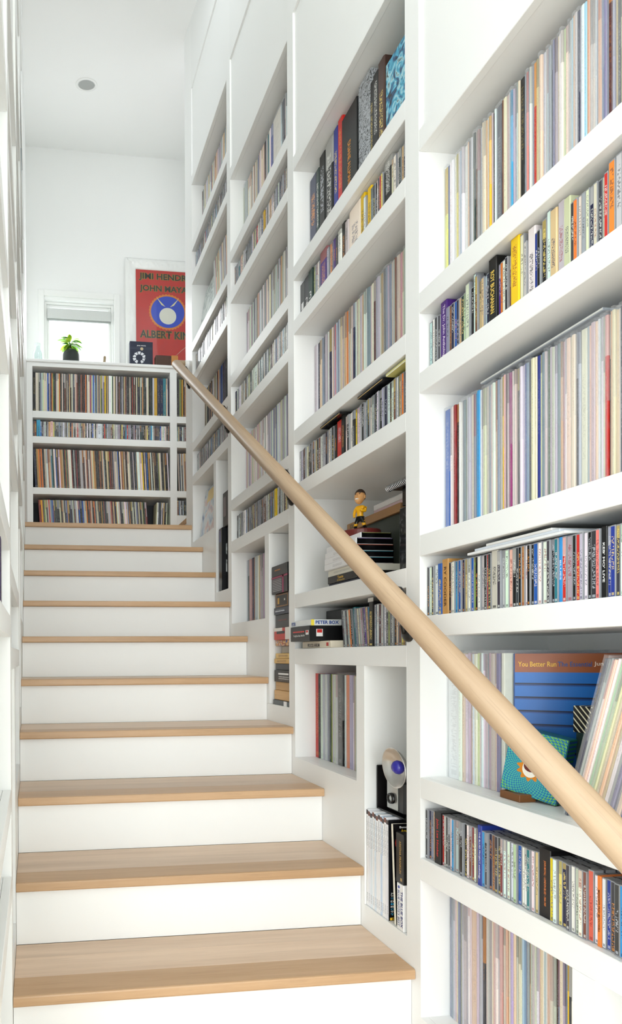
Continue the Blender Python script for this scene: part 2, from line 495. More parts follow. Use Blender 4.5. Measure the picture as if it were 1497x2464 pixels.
# ---------------------------------------------------------------- staircase
st = thing('staircase', 'white staircase with pale oak treads rising between the bookcase walls', 'staircase')
def tread(i, x0, x1, depth, seed):
    rs = random.Random(seed)
    yn = Y1+RUN*i; zt = Z1+RISE*i; th = 0.027
    t = bpy.data.objects.new('stair_tread', None); COL.objects.link(t); t.parent = st
    t.location = (x0, yn, zt)
    n = 3 if depth < 0.4 else 8
    cuts = [0.0] + [depth*(j+rs.uniform(-0.18, 0.18))/n for j in range(1, n)] + [depth]
    for j in range(n):
        m = MB()
        a, b = cuts[j]+(0.0003 if j else 0), cuts[j+1]
        if j == 0:
            r = 0.0045
            m.prism([(a, -th+r), (a+r*0.3, -th+r*0.3), (a+r, -th), (b, -th), (b, 0), (a+r, 0), (a+r*0.3, -r*0.3), (a, -r)], 0, 0.001, x1-x0-0.001)
        else:
            m.box(0.001, x1-x0-0.001, a, b, -th, 0)
        m.build('board', 'oak_nosing' if j == 0 else 'oak_tread', t)
for i in range(-3, 9):
    tread(i, XL, W, RUN+0.016, 40+i)
tread(9, XL, W, 5.02-(Y1+RUN*9), 77)
for i in range(-3, 10):
    yn = Y1+RUN*i+0.018; zt = Z1+RISE*i-0.027
    zb = zt-RISE+0.027 if i > -3 else 0.0
    MB().box(XL+0.001, W-0.001, yn, yn+0.015, zb+0.0005, zt-0.0005).build('riser', 'riser_paint', st)
# second flight turning right off the landing
ZL = Z1+RISE*9
MB().box(W+0.001, 2.399, 3.959, 5.02, ZL-0.027, ZL).build('landing_board', 'oak_tread', st)
for j in range(4):
    xn = 1.085+0.2555*j; zt = ZL+RISE*(j+1)
    t = bpy.data.objects.new('stair_tread', None); COL.objects.link(t); t.parent = st
    t.location = (xn, 3.96, zt)
    MB().bbox(0, 0.272, 0.0, 1.07, -0.027, 0, 0.003).build('board', 'oak_nosing', t)
    MB().box(xn+0.018, xn+0.032, 3.96, 5.03, zt-RISE+0.0005, zt-0.0275).build('riser', 'riser_paint', st)

# ---------------------------------------------------------------- bookcases
# heights of one bay relative to the eye: soffit, then top and underside of six shelves
SOFFIT = 1.276
SH = [(0.918, 0.865), (0.715, 0.662), (0.303, 0.249), (0.096, 0.045), (-0.315, -0.367), (-0.520, -0.577)]
LPB, TALLB = -0.930, -1.290
NAMES = ['nearest', 'second', 'third', 'farthest']
def bookcase(k, sg, X0, lab):
    b = thing('bookcase', lab, 'bookcase', (X0, BAY_R[k], 0), group='built-in bookcases stepping up the stairs')
    L = BAY_L[k]-BAY_R[k]; P = BAY_END[k]-BAY_R[k]; dz = E+DZ*k
    D = lambda d: sg*d
    SP = 'shelf_paint'
    zc = ceil_z(BAY_R[k])-0.002
    # far post and inner side panels
    MB().prism([(L, 0.0), (P, 0.0), (P, ceil_z(BAY_END[k])-0.002), (L, ceil_z(BAY_L[k])-0.002)], 0, 0, D(0.12)).build('post', SP, b)
    zs = dz+SOFFIT+0.02
    MB().box(D(0.12), D(DEPTH), L, L+0.018, 0.0, zs).build('side_panel', SP, b)
    MB().box(D(0.12), D(DEPTH), -0.018, 0.0, 0.0, zs).build('side_panel', SP, b)
    if k == 0:
        MB().prism([(-0.06, 0.0), (0, 0.0), (0, ceil_z(0.79)-0.002), (-0.06, ceil_z(0.73)-0.002)], 0, 0, D(0.12)).build('post', SP, b)
    MB().box(D(DEPTH), D(DEPTH+0.012), 0, L, 0.0, zs).build('back_panel', SP, b)
    MB().box(D(0.02), D(DEPTH), 0, L, dz+SOFFIT+0.0015, zs).build('top_board', SP, b)
    MB().bbox(0, D(0.02), 0, L, dz+SOFFIT, dz+SOFFIT+0.054, 0.0012).build('lintel', SP, b)
    MB().box(D(0.008), D(0.0295), 0, L, dz+SOFFIT+0.0545, dz+1.8695).build('header_panel', SP, b)
    for (zt, zb) in SH:
        s = MB().box(D(0.0205), D(DEPTH-0.0005), 0.0005, L-0.0005, dz+zb+0.0015, dz+zt).build('shelf', SP, b)
        MB().bbox(0, D(0.02), 0, L, dz+zb, dz+zt, 0.0012).build('shelf_nosing', SP, s)
    zt = dz+SH[5][1]
    c0 = L-0.455; c1 = L-0.501
    MB().box(0, D(DEPTH), c1, c0, max(0, dz+TALLB), zt).build('divider', SP, b)
    MB().box(D(0.0205), D(DEPTH), c0, L, dz+LPB-0.02, dz+LPB).build('compartment_floor', SP, b)
    MB().box(D(0.0205), D(DEPTH), 0, c1, max(0.001, dz+TALLB-0.02), dz+TALLB).build('compartment_floor', SP, b)
    MB().prism([(c0, 0.0), (L, 0.0), (L, dz+LPB), (c0, dz+LPB)], 0, 0, D(0.02)).build('skirt_panel', SP, b)
    MB().prism([(0, 0.0), (c0, 0.0), (c0, dz+TALLB-0.0005), (0, dz+TALLB-0.0005)], 0, 0, D(0.02)).build('skirt_panel', SP, b)
    return b
for k in range(4):
    bookcase(k, 1, W, ['white built-in bookcase bay nearest the camera, at the right edge', 'second white bookcase bay from the camera, with the bobblehead compartment', 'third white bookcase bay from the camera on the right wall', 'farthest white bookcase bay on the right wall, by the landing'][k])
for k in range(4):
    bookcase(k, -1, XL, ['white bookcase edge nearest the camera along the left wall', 'second white bookcase edge from the camera along the left wall', 'third white bookcase edge from the camera along the left wall', 'farthest white bookcase edge along the left wall, by the landing'][k])

# back bookcase on the landing, with a ledge
YU = 5.04
bu = thing('back_bookcase', 'low white bookcase at the top of the stairs under the window', 'bookcase', (XL, YU, ZL))
LEDGE = E+2.372
UZ = [(2.316, 1.961), (1.907, 1.758), (1.705, 1.350), (1.297, 0.942)]       # openings of the wide column
UZ2 = [(2.316, 1.961), (1.907, 1.758), (1.705, 1.350), (1.297, 1.150)]      # openings of the narrow column
x0, x1, x2, x3 = 0.0476, 1.1666, 1.2236, 1.75
oz = lambda z: E+z-ZL
DU = YB-YU-0.0005
def uslab(m, xa, xb, ops):
    zs = [oz(2.348)] + [oz(v) for p in ops for v in p]
    # solid bands between the openings
    out = []
    for i in range(len(ops)+1):
        top = oz(2.348) if i == 0 else oz(ops[i-1][1])
        bot = oz(ops[i][0]) if i < len(ops) else 0.0
        out.append((top, bot))
    return out
for nm, xa, xb, ops in (('w', x0, x1, UZ), ('n', x2, x3, UZ2)):
    for top, bot in uslab(None, xa, xb, ops):
        MB().bbox(xa, xb, 0, DU, bot, top, 0.0012).build('shelf', 'shelf_paint', bu)
for xa, xb in ((0.0005, x0), (x1, x2), (x3, 2.45)):
    MB().bbox(xa, xb, 0, DU, 0, oz(2.348), 0.0012).build('stile', 'shelf_paint', bu)
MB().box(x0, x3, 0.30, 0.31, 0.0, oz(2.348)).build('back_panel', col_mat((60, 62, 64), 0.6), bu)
MB().bbox(0.0005, 2.45, -0.012, DU-0.02, oz(2.348)+0.0003, oz(2.372), 0.004).build('ledge', 'shelf_paint', bu)

# ---------------------------------------------------------------- handrail
RX, RR = 0.900, 0.0277
rz = lambda y: E + 0.7072*y - 0.910
hr = thing('handrail', 'round pale oak handrail running up the right side of the stairs', 'handrail', (RX, 0.30, rz(0.30)))
ye = 3.885
o = MB().tube([(0, 0, 0), (0, ye-0.30, rz(ye)-rz(0.30)), (W-0.026-RX, ye-0.30, rz(ye)-rz(0.30))], RR, 28).build('rail', 'oak_rail', hr, True)
for p in o.data.polygons: p.use_smooth = True
MB().tube([(W-0.0255-RX, ye-0.30, rz(ye)-rz(0.30)), (W-0.0005-RX, ye-0.30, rz(ye)-rz(0.30))], 0.0285, 28).build('end_rosette', 'shelf_paint', hr)
BM = col_mat((16, 16, 17), 0.35)
for (by, bz) in ((0.762, -0.49), (1.5355, 0.0535), (2.2806, 0.5885), (3.0592, 1.1385), (3.8501, 1.697)):
    zb = E+bz-rz(0.30); y = by-0.30; xw = W-RX
    zr = rz(by)-rz(0.30)
    br = MB().tube([(xw-0.014, y, zb), (xw-0.018, y, zb+0.02), (xw-0.018, y, zr-0.018), (xw-0.026, y, zr-0.006), (RR-0.004, y, zr-0.002)], [0.007, 0.007, 0.007, 0.007, 0.007], 10).build('bracket', BM, hr, True)
    MB().lathe([(0.0, 0.016), (0.010, 0.015), (0.019, 0.010), (0.022, 0.004), (0.022, 0.0005)], 20, (0,0,0), 0, Matrix.Translation((xw, y, zb)) @ Matrix.Rotation(-R90, 4, 'Y')).build('rosette', BM, br, True)

# ---------------------------------------------------------------- recessed ceiling light
cl = thing('recessed_ceiling_light', 'round recessed downlight with white trim in the sloped ceiling', 'light', (0.388, 4.497, ceil_z(4.497)), (math.atan(0.258), 0, 0))
MB().lathe([(0.058, -0.0005), (0.060, -0.006), (0.076, -0.004), (0.078, -0.0005)], 40).build('trim_ring', 'frame_paint', cl, True)
MB().lathe([(0.058, -0.004), (0.05, -0.0012), (0.0, -0.0010)], 40).build('baffle', col_mat((165, 168, 166), 0.5), cl, True)
ACC = {
    'n1': [(1.4842, 0.0104, 'Yp'), (1.4664, 0.0091, 'W'), (1.4428, 0.0099, 'Yp'), (1.4157, 0.0116, 'W'), (1.3787, 0.0051, 'G'), (1.3709, 0.0045, 'F'), (1.3626, 0.0128, 'M'), (1.3338, 0.0038, 'S'), (1.3276, 0.0057, 'Y'), (1.3196, 0.0065, 'K'), (1.3094, 0.0156, 'Sd'), (1.2898, 0.0036, 'F'), (1.2848, 0.0089, 'C'), (1.2751, 0.0096, 'Pe'), (1.2641, 0.0052, 'A'), (1.2369, 0.0116, 'K'), (1.2211, 0.0053, 'Rp'), (1.2146, 0.0044, 'Al'), (1.2012, 0.0071, 'R'), (1.1926, 0.0054, 'T'), (1.1852, 0.0061, 'Pe'), (1.1578, 0.0063, 'Nd'), (1.1423, 0.0057, 'C'), (1.1168, 0.0041, 'M'), (1.0934, 0.0047, 'Nd'), (1.0848, 0.0059, 'W'), (1.0727, 0.0058, 'T'), (1.0484, 0.0074, 'T'), (1.0317, 0.0042, 'S'), (1.0248, 0.0077, 'Ma'), (1.0165, 0.0064, 'T'), (1.009, 0.0075, 'Dk')],
    'n2': [(1.4828, 0.012, 'Al'), (1.4655, 0.0059, 'K'), (1.4584, 0.0058, 'W'), (1.4506, 0.0075, 'K'), (1.4416, 0.0068, 'Dk'), (1.4337, 0.0235, 'P', 0.15), (1.4075, 0.0076, 'F'), (1.3966, 0.0097, 'Nd'), (1.3864, 0.0074, 'B'), (1.3784, 0.0063, 'Nd'), (1.3727, 0.0063, 'T'), (1.3643, 0.0113, 'G'), (1.353, 0.0071, 'I'), (1.3439, 0.014, 'C', 0.14), (1.329, 0.0098, 'K'), (1.3177, 0.0077, 'W', 0.15), (1.3057, 0.0076, 'F', 0.14), (1.2967, 0.0084, 'T'), (1.285, 0.0055, 'E'), (1.2799, 0.0046, 'Nd'), (1.2758, 0.0234, 'K', 0.148), (1.2506, 0.007, 'P'), (1.2432, 0.0061, 'O'), (1.2371, 0.0086, 'W'), (1.2276, 0.0076, 'Dk'), (1.2187, 0.0059, 'F'), (1.212, 0.0237, 'Y', 0.15), (1.1871, 0.0096, 'C', 0.146), (1.1767, 0.0055, 'E'), (1.1697, 0.0192, 'W', 0.144), (1.1486, 0.0083, 'N'), (1.1392, 0.0059, 'K'), (1.1318, 0.0109, 'K', 0.14), (1.1194, 0.01, 'W', 0.15), (1.1083, 0.0161, 'T', 0.142), (1.0905, 0.0149, 'M', 0.146), (1.0739, 0.0152, 'I', 0.142), (1.0564, 0.0084, 'Dk'), (1.0471, 0.0089, 'O'), (1.0372, 0.0031, 'C'), (1.0325, 0.0074, 'Mg'), (1.0242, 0.0031, 'C'), (1.0199, 0.0079, 'Nd'), (1.0111, 0.003, 'C'), (1.0066, 0.0077, 'Dk'), (0.9984, 0.0029, 'C'), (0.9943, 0.0075, 'R'), (0.9844, 0.013, 'O', 0.138), (0.97, 0.0127, 'M', 0.14)],
    'n3': [(1.4957, 0.0176, 'B'), (1.4718, 0.0137, 'W'), (1.4514, 0.0078, 'Rd'), (1.4408, 0.011, 'K'), (1.4244, 0.0097, 'S'), (1.4094, 0.0063, 'L'), (1.3994, 0.0073, 'E'), (1.3885, 0.0082, 'C'), (1.3737, 0.007, 'A'), (1.3671, 0.009, 'A'), (1.3503, 0.0097, 'C'), (1.3396, 0.0096, 'C'), (1.3191, 0.0065, 'W'), (1.3083, 0.0064, 'E'), (1.286, 0.0045, 'Y'), (1.2809, 0.004, 'Pk'), (1.2762, 0.0053, 'Dk'), (1.2679, 0.0061, 'V'), (1.2579, 0.0077, 'W'), (1.2468, 0.0051, 'Dk'), (1.2255, 0.0057, 'N'), (1.2133, 0.0064, 'Dk'), (1.2045, 0.0079, 'C'), (1.1934, 0.0078, 'N'), (1.1799, 0.0091, 'S'), (1.1643, 0.0082, 'Gm'), (1.1525, 0.0066, 'E'), (1.1419, 0.0093, 'S'), (1.1287, 0.0056, 'Pk'), (1.1199, 0.009, 'C'), (1.0979, 0.006, 'Dk'), (1.0849, 0.013, 'C'), (1.0633, 0.0082, 'M'), (1.0544, 0.0044, 'Pe'), (1.0485, 0.0049, 'W'), (1.0423, 0.0049, 'W'), (1.0341, 0.006, 'R'), (1.0266, 0.0048, 'Te'), (1.0192, 0.0053, 'C'), (1.0113, 0.0058, 'Pe'), (1.0049, 0.0057, 'Nd')],
    'n4': [(1.4899, 0.0055, 'K'), (1.4847, 0.0061, 'W'), (1.4786, 0.0048, 'K'), (1.4726, 0.0154, 'W'), (1.4519, 0.0173, 'B', 0.127), (1.4334, 0.0225, 'Td', 0.135), (1.4093, 0.0077, 'K'), (1.4016, 0.0065, 'C'), (1.3945, 0.0075, 'W'), (1.3854, 0.0075, 'A'), (1.3779, 0.0063, 'S'), (1.3705, 0.0073, 'B'), (1.3622, 0.0072, 'Nd'), (1.3524, 0.0081, 'F'), (1.3427, 0.006, 'T'), (1.3367, 0.006, 'W'), (1.3277, 0.0079, 'B'), (1.3174, 0.0078, 'Lg'), (1.3084, 0.0072, 'K'), (1.2996, 0.0076, 'W'), (1.2906, 0.0056, 'E'), (1.2836, 0.0065, 'K'), (1.2766, 0.0082, 'R'), (1.267, 0.009, 'Dk'), (1.2575, 0.0194, 'Cg', 0.128), (1.2364, 0.0095, 'Dk'), (1.2256, 0.0077, 'E'), (1.2167, 0.0109, 'W'), (1.2058, 0.0107, 'Pe'), (1.1934, 0.0065, 'Dk'), (1.1849, 0.0072, 'K'), (1.1722, 0.0055, 'Td'), (1.164, 0.0077, 'W'), (1.1543, 0.0069, 'K'), (1.1452, 0.0068, 'K'), (1.1354, 0.0096, 'W'), (1.1222, 0.0123, 'W'), (1.1071, 0.0071, 'Dk'), (1.0986, 0.0084, 'K'), (1.0892, 0.0082, 'Te'), (1.0796, 0.0074, 'A'), (1.0702, 0.0086, 'R'), (1.0576, 0.0065, 'K'), (1.0492, 0.0077, 'R'), (1.0373, 0.0075, 'E'), (1.0273, 0.008, 'W'), (1.0162, 0.0067, 'K'), (1.0054, 0.0077, 'Rp'), (0.9953, 0.011, 'K', 0.127), (0.9828, 0.0091, 'N'), (0.9684, 0.0094, 'N'), (0.9578, 0.0038, 'Dk')],
    'n6': [(1.4888, 0.008, 'K'), (1.4802, 0.0091, 'Nd'), (1.4693, 0.0078, 'S'), (1.4595, 0.0083, 'T'), (1.4477, 0.0242, 'K', 0.128), (1.4207, 0.0079, 'R'), (1.412, 0.0072, 'E'), (1.404, 0.0077, 'Dk'), (1.3958, 0.0076, 'Dk'), (1.3868, 0.008, 'W'), (1.3782, 0.008, 'A'), (1.3674, 0.0094, 'K'), (1.3569, 0.0093, 'K'), (1.3466, 0.0091, 'K'), (1.336, 0.007, 'W'), (1.3255, 0.0089, 'F'), (1.3161, 0.0059, 'Rd'), (1.3098, 0.0058, 'W'), (1.3035, 0.0067, 'T'), (1.2954, 0.0132, 'N', 0.135), (1.2757, 0.0092, 'A'), (1.2665, 0.0064, 'Dk'), (1.2592, 0.009, 'Nd'), (1.2484, 0.0097, 'Dk'), (1.2361, 0.0087, 'Dk'), (1.2266, 0.0077, 'Rd'), (1.2176, 0.0084, 'W'), (1.2074, 0.0091, 'W'), (1.1967, 0.009, 'W'), (1.186, 0.0096, 'I'), (1.174, 0.0087, 'W'), (1.1645, 0.0078, 'W'), (1.1548, 0.0084, 'Te'), (1.1433, 0.009, 'W'), (1.1321, 0.0081, 'T'), (1.1239, 0.0273, 'K', 0.135), (1.0959, 0.0091, 'Y'), (1.0851, 0.0096, 'W'), (1.0739, 0.0087, 'Yp'), (1.0631, 0.0086, 'Dk'), (1.0539, 0.0091, 'W'), (1.0435, 0.0089, 'I'), (1.0324, 0.0094, 'W'), (1.0215, 0.0074, 'F'), (1.0126, 0.0115, 'Rs', 0.13), (0.9996, 0.0083, 'W'), (0.9908, 0.0058, 'O'), (0.9849, 0.0035, 'W'), (0.9809, 0.008, 'N'), (0.9721, 0.0101, 'Dk'), (0.9595, 0.0099, 'Dk')],
    'n5': [(1.5039, 0.0431, 'W'), (1.4525, 0.0113, 'W'), (1.4391, 0.0101, 'C'), (1.427, 0.0129, 'W'), (1.4071, 0.0068, 'E'), (1.3989, 0.0058, 'Yp'), (1.3883, 0.0095, 'W'), (1.3694, 0.0065, 'K'), (1.3611, 0.0064, 'W'), (1.3524, 0.009, 'M'), (1.3376, 0.0062, 'Mg'), (1.3291, 0.0114, 'M'), (1.3143, 0.0111, 'S'), (1.2981, 0.0092, 'W'), (1.2889, 0.0058, 'Mg')],
    'n7': [(1.4849, 0.0043, 'S'), (1.4753, 0.0085, 'M'), (1.4642, 0.0073, 'M'), (1.4388, 0.0131, 'E'), (1.4202, 0.0059, 'W'), (1.4089, 0.0193, 'Pe'), (1.3834, 0.0094, 'E'), (1.3666, 0.0083, 'Dk'), (1.3496, 0.0108, 'Mg'), (1.3358, 0.0097, 'Pk'), (1.3148, 0.0094, 'Pk'), (1.2799, 0.0082, 'La'), (1.2701, 0.0064, 'Pe'), (1.2573, 0.0048, 'C'), (1.2404, 0.0085, 'Sl'), (1.2292, 0.0053, 'Sl'), (1.2086, 0.0052, 'W'), (1.1772, 0.007, 'T'), (1.1598, 0.0082, 'Fd'), (1.1469, 0.008, 'C'), (1.126, 0.0032, 'Y'), (1.1225, 0.0058, 'Dk')],
    'm1': [(2.2599, 0.059, 'Sd', 0.315), (2.1993, 0.026, 'G', 0.31), (2.1765, 0.0473, 'K', 0.335), (2.1262, 0.0599, 'K', 0.34), (2.0626, 0.0329, 'N', 0.345), (2.0283, 0.0333, 'R', 0.35), (1.9916, 0.0973, 'K', 0.325), (1.8912, 0.0737, 'Eg', 0.35), (1.818, 0.0159, 'K', 0.295), (1.7942, 0.033, 'K', 0.3), (1.7612, 0.0371, 'Fd', 0.305), (1.7211, 0.1211, 'Ac', 0.27)],
    'm2': [(2.2621, 0.0373, 'Dk', 0.13), (2.2221, 0.0361, 'Dk', 0.132), (2.1835, 0.0333, 'G', 0.135), (2.151, 0.0147, 'K'), (2.1347, 0.0145, 'L'), (2.1202, 0.0127, 'E'), (2.1075, 0.011, 'W'), (2.0911, 0.0517, 'P', 0.145), (2.0357, 0.0118, 'E'), (2.0239, 0.0102, 'W'), (2.0116, 0.0101, 'O'), (2.0015, 0.0086, 'F'), (1.9908, 0.0155, 'P'), (1.9753, 0.0166, 'Dk'), (1.958, 0.0218, 'W', 0.13), (1.9342, 0.0226, 'K', 0.14), (1.9103, 0.0208, 'M', 0.13), (1.887, 0.0729, 'Ri', 0.145), (1.8129, 0.0235, 'Y', 0.145), (1.7848, 0.0217, 'Y', 0.14), (1.7642, 0.0146, 'S'), (1.7485, 0.0099, 'Dk'), (1.738, 0.0087, 'K'), (1.7282, 0.0087, 'W'), (1.7195, 0.0075, 'Dk'), (1.7115, 0.0085, 'R'), (1.7019, 0.0095, 'Yp'), (1.6904, 0.0418, 'K', 0.145), (1.6466, 0.0109, 'C'), (1.6333, 0.0136, 'W'), (1.6187, 0.0096, 'E'), (1.6087, 0.0095, 'G'), (1.5983, 0.0103, 'T')],
    'm3': [(2.2586, 0.0204, 'E'), (2.2331, 0.02, 'Nd'), (2.2098, 0.0147, 'C'), (2.1886, 0.0161, 'S'), (2.1662, 0.0158, 'M'), (2.1411, 0.0123, 'Nd'), (2.1173, 0.0106, 'Pe'), (2.0962, 0.0089, 'Rp'), (2.0843, 0.0117, 'Al'), (2.0617, 0.0101, 'Pe'), (2.0452, 0.0127, 'C'), (2.0283, 0.0098, 'T'), (2.0192, 0.0097, 'O'), (2.0054, 0.0109, 'N'), (1.9723, 0.0119, 'Nd'), (1.9558, 0.0169, 'M'), (1.9319, 0.014, 'M'), (1.9104, 0.0087, 'F'), (1.8979, 0.0111, 'C'), (1.8814, 0.0145, 'S'), (1.8639, 0.0178, 'W'), (1.8461, 0.007, 'Ma'), (1.8298, 0.0149, 'M'), (1.8053, 0.0134, 'Td'), (1.7869, 0.0099, 'Nd'), (1.7754, 0.0109, 'S'), (1.7618, 0.0118, 'S'), (1.7395, 0.0094, 'E'), (1.7296, 0.0072, 'F'), (1.7197, 0.0133, 'C'), (1.7065, 0.0081, 'Pk'), (1.6979, 0.008, 'C'), (1.6899, 0.0099, 'I')],
    'm4': [(2.2632, 0.0126, 'E'), (2.2408, 0.0124, 'M'), (2.2223, 0.0139, 'Ma'), (2.2031, 0.0154, 'W'), (2.1886, 0.0102, 'C'), (2.1776, 0.0134, 'Dk'), (2.1625, 0.0116, 'K'), (2.1477, 0.0131, 'E'), (2.1338, 0.0113, 'Dk'), (2.1201, 0.0143, 'K'), (2.1026, 0.0141, 'F'), (2.087, 0.0108, 'W'), (2.0746, 0.0107, 'E'), (2.0616, 0.0136, 'E'), (2.0465, 0.0164, 'Nd'), (2.0294, 0.0117, 'S'), (2.017, 0.0102, 'W'), (2.0054, 0.0143, 'K'), (1.9896, 0.0155, 'K'), (1.9713, 0.0357, 'R', 0.13), (1.9329, 0.0239, 'K', 0.135), (1.9051, 0.0156, 'W'), (1.8856, 0.0178, 'W'), (1.8634, 0.0162, 'K'), (1.8466, 0.011, 'Y'), (1.8325, 0.0109, 'W'), (1.8174, 0.0107, 'E'), (1.8037, 0.0129, 'K'), (1.7879, 0.0081, 'W'), (1.7781, 0.0114, 'S'), (1.7633, 0.0101, 'K'), (1.7509, 0.0111, 'E'), (1.7376, 0.0088, 'K'), (1.7267, 0.0097, 'Dk'), (1.7148, 0.0075, 'W'), (1.7046, 0.0158, 'K'), (1.6857, 0.0144, 'Nd'), (1.6707, 0.0122, 'W'), (1.658, 0.007, 'K'), (1.6495, 0.0149, 'W'), (1.6341, 0.0107, 'F'), (1.6249, 0.0068, 'W'), (1.6166, 0.0077, 'L'), (1.6085, 0.0066, 'T'), (1.6009, 0.0103, 'O')],
    'm7': [(2.2668, 0.028, 'R'), (2.2379, 0.0137, 'K'), (2.2213, 0.0174, 'W'), (2.201, 0.0152, 'E'), (2.1821, 0.0149, 'E'), (2.1662, 0.0202, 'S'), (2.1451, 0.0109, 'G'), (2.1342, 0.0108, 'L'), (2.1172, 0.0176, 'E'), (2.0996, 0.0156, 'E'), (2.0857, 0.0357, 'K'), (2.05, 0.0083, 'K'), (2.0409, 0.0099, 'W'), (2.0277, 0.0227, 'O'), (2.0002, 0.0205, 'La'), (1.9797, 0.0078, 'W'), (1.9719, 0.0077, 'Rd')],
    'f1': [(3.0068, 0.0368, 'E'), (2.9556, 0.0309, 'W'), (2.8291, 0.0175, 'N'), (2.7465, 0.0268, 'K'), (2.6994, 0.014, 'Te'), (2.6518, 0.0174, 'N'), (2.6305, 0.0837, 'W'), (2.5351, 0.0283, 'Nd'), (2.5077, 0.0122, 'F')],
    'f2': [(2.9702, 0.0176, 'Te'), (2.945, 0.0369, 'Pe'), (2.8661, 0.0235, 'K'), (2.722, 0.0255, 'R'), (2.6368, 0.02, 'Yd'), (2.5671, 0.0228, 'T'), (2.5377, 0.0241, 'W')],
    'f4': [(3.0135, 0.0182, 'Nd'), (2.9672, 0.0276, 'W'), (2.8799, 0.0237, 'Dk'), (2.8156, 0.0339, 'G'), (2.7539, 0.0432, 'W'), (2.5625, 0.0246, 'Fd')],
    'f6': [(3.022, 0.0183, 'K'), (2.9806, 0.0254, 'K'), (2.9057, 0.0194, 'W'), (2.5211, 0.0239, 'Y')],
    'f7': [(3.0627, 0.0211, 'E'), (3.0428, 0.0162, 'G'), (3.0231, 0.0274, 'Pk'), (2.9867, 0.029, 'Nd'), (2.9534, 0.0175, 'F'), (2.9121, 0.0422, 'E'), (2.8626, 0.0165, 'T')],
}

# ================================================================ records, discs and books
PAL = {
 'W': ((240,240,238),'white'), 'C': ((232,220,196),'cream'), 'E': ((192,194,197),'light grey'), 'K': ((20,20,22),'black'), 'Dk': ((62,62,68),'charcoal'),
 'N': ((38,58,150),'royal blue'), 'Nd': ((28,32,66),'navy'), 'B': ((32,92,180),'blue'), 'A': ((55,160,212),'sky blue'), 'Al': ((172,204,224),'pale blue'),
 'S': ((134,146,166),'blue-grey'), 'Sd': ((66,74,92),'dark slate'), 'Sl': ((146,154,178),'slate'), 'R': ((204,46,38),'red'), 'Rd': ((136,42,42),'dark red'),
 'Rp': ((226,132,120),'pale red'), 'Rs': ((222,96,80),'salmon'), 'Ri': ((244,238,226),'ivory'), 'O': ((240,134,52),'orange'), 'Pe': ((232,200,172),'peach'),
 'Pk': ((212,166,166),'dusty pink'), 'M': ((206,192,198),'mauve'), 'Mg': ((168,158,164),'grey-mauve'), 'La': ((196,176,218),'lavender'), 'Ma': ((84,28,34),'maroon'),
 'P': ((84,44,134),'purple'), 'V': ((150,34,120),'magenta'), 'Y': ((248,204,24),'yellow'), 'Yp': ((236,216,112),'pale yellow'), 'Yd': ((192,152,40),'mustard'),
 'T': ((214,184,140),'tan'), 'Td': ((188,142,82),'ochre'), 'F': ((130,80,60),'brown'), 'Fd': ((70,48,38),'dark brown'), 'G': ((34,58,52),'dark green'),
 'Gm': ((74,106,86),'green'), 'I': ((196,214,176),'pale green'), 'L': ((150,160,86),'olive'), 'Lg': ((150,186,80),'lime'), 'Te': ((40,122,132),'teal'),
 'Cg': ((206,200,180),'putty'), 'Eg': ((168,172,178),'silver grey'), 'Ac': ((60,160,200),'cyan'),
}
FILL = {
 'pale': ['E']*8+['C']*5+['S']*3+['M']*2+['W']*7+['Al','Pe','T','Mg','Sl','Cg','Cg'],
 'dark': ['K']*9+['Dk']*7+['T']*3+['C']*4+['E']*3+['Nd']*3+['S','G','G','F','F','Fd','Fd','Rd','O','W','W','B','Td','Td','Cg','Cg','L','Sd','Sd'],
 'cd':   ['K']*5+['Dk']*4+['W']*5+['E']*4+['Nd']*2+['F','R','B','T','C','G','A','S','Mg','Yp'],
 'cdw':  ['W']*7+['E']*4+['C']*4+['I','T','K','Dk','G','Al','F'],
}
ORD = ['zeroth','first','second','third','fourth','fifth','sixth','seventh','eighth','ninth','tenth']
def ordinal(n):
    if n <= 10: return ORD[n]
    suf = 'th' if 10 < n % 100 < 14 else {1:'st',2:'nd',3:'rd'}.get(n % 10, 'th')
    return '%d%s' % (n, suf)
def pick_tcol(c, rs):
    lum = 0.3*c[0]+0.59*c[1]+0.11*c[2]
    if lum > 120: t = rs.choice([(30,30,34),(30,30,34),(40,45,90),(150,40,36),(60,60,64)])
    else: t = rs.choice([(235,235,230),(235,235,230),(240,214,120),(226,150,70),(200,205,215)])
    return t

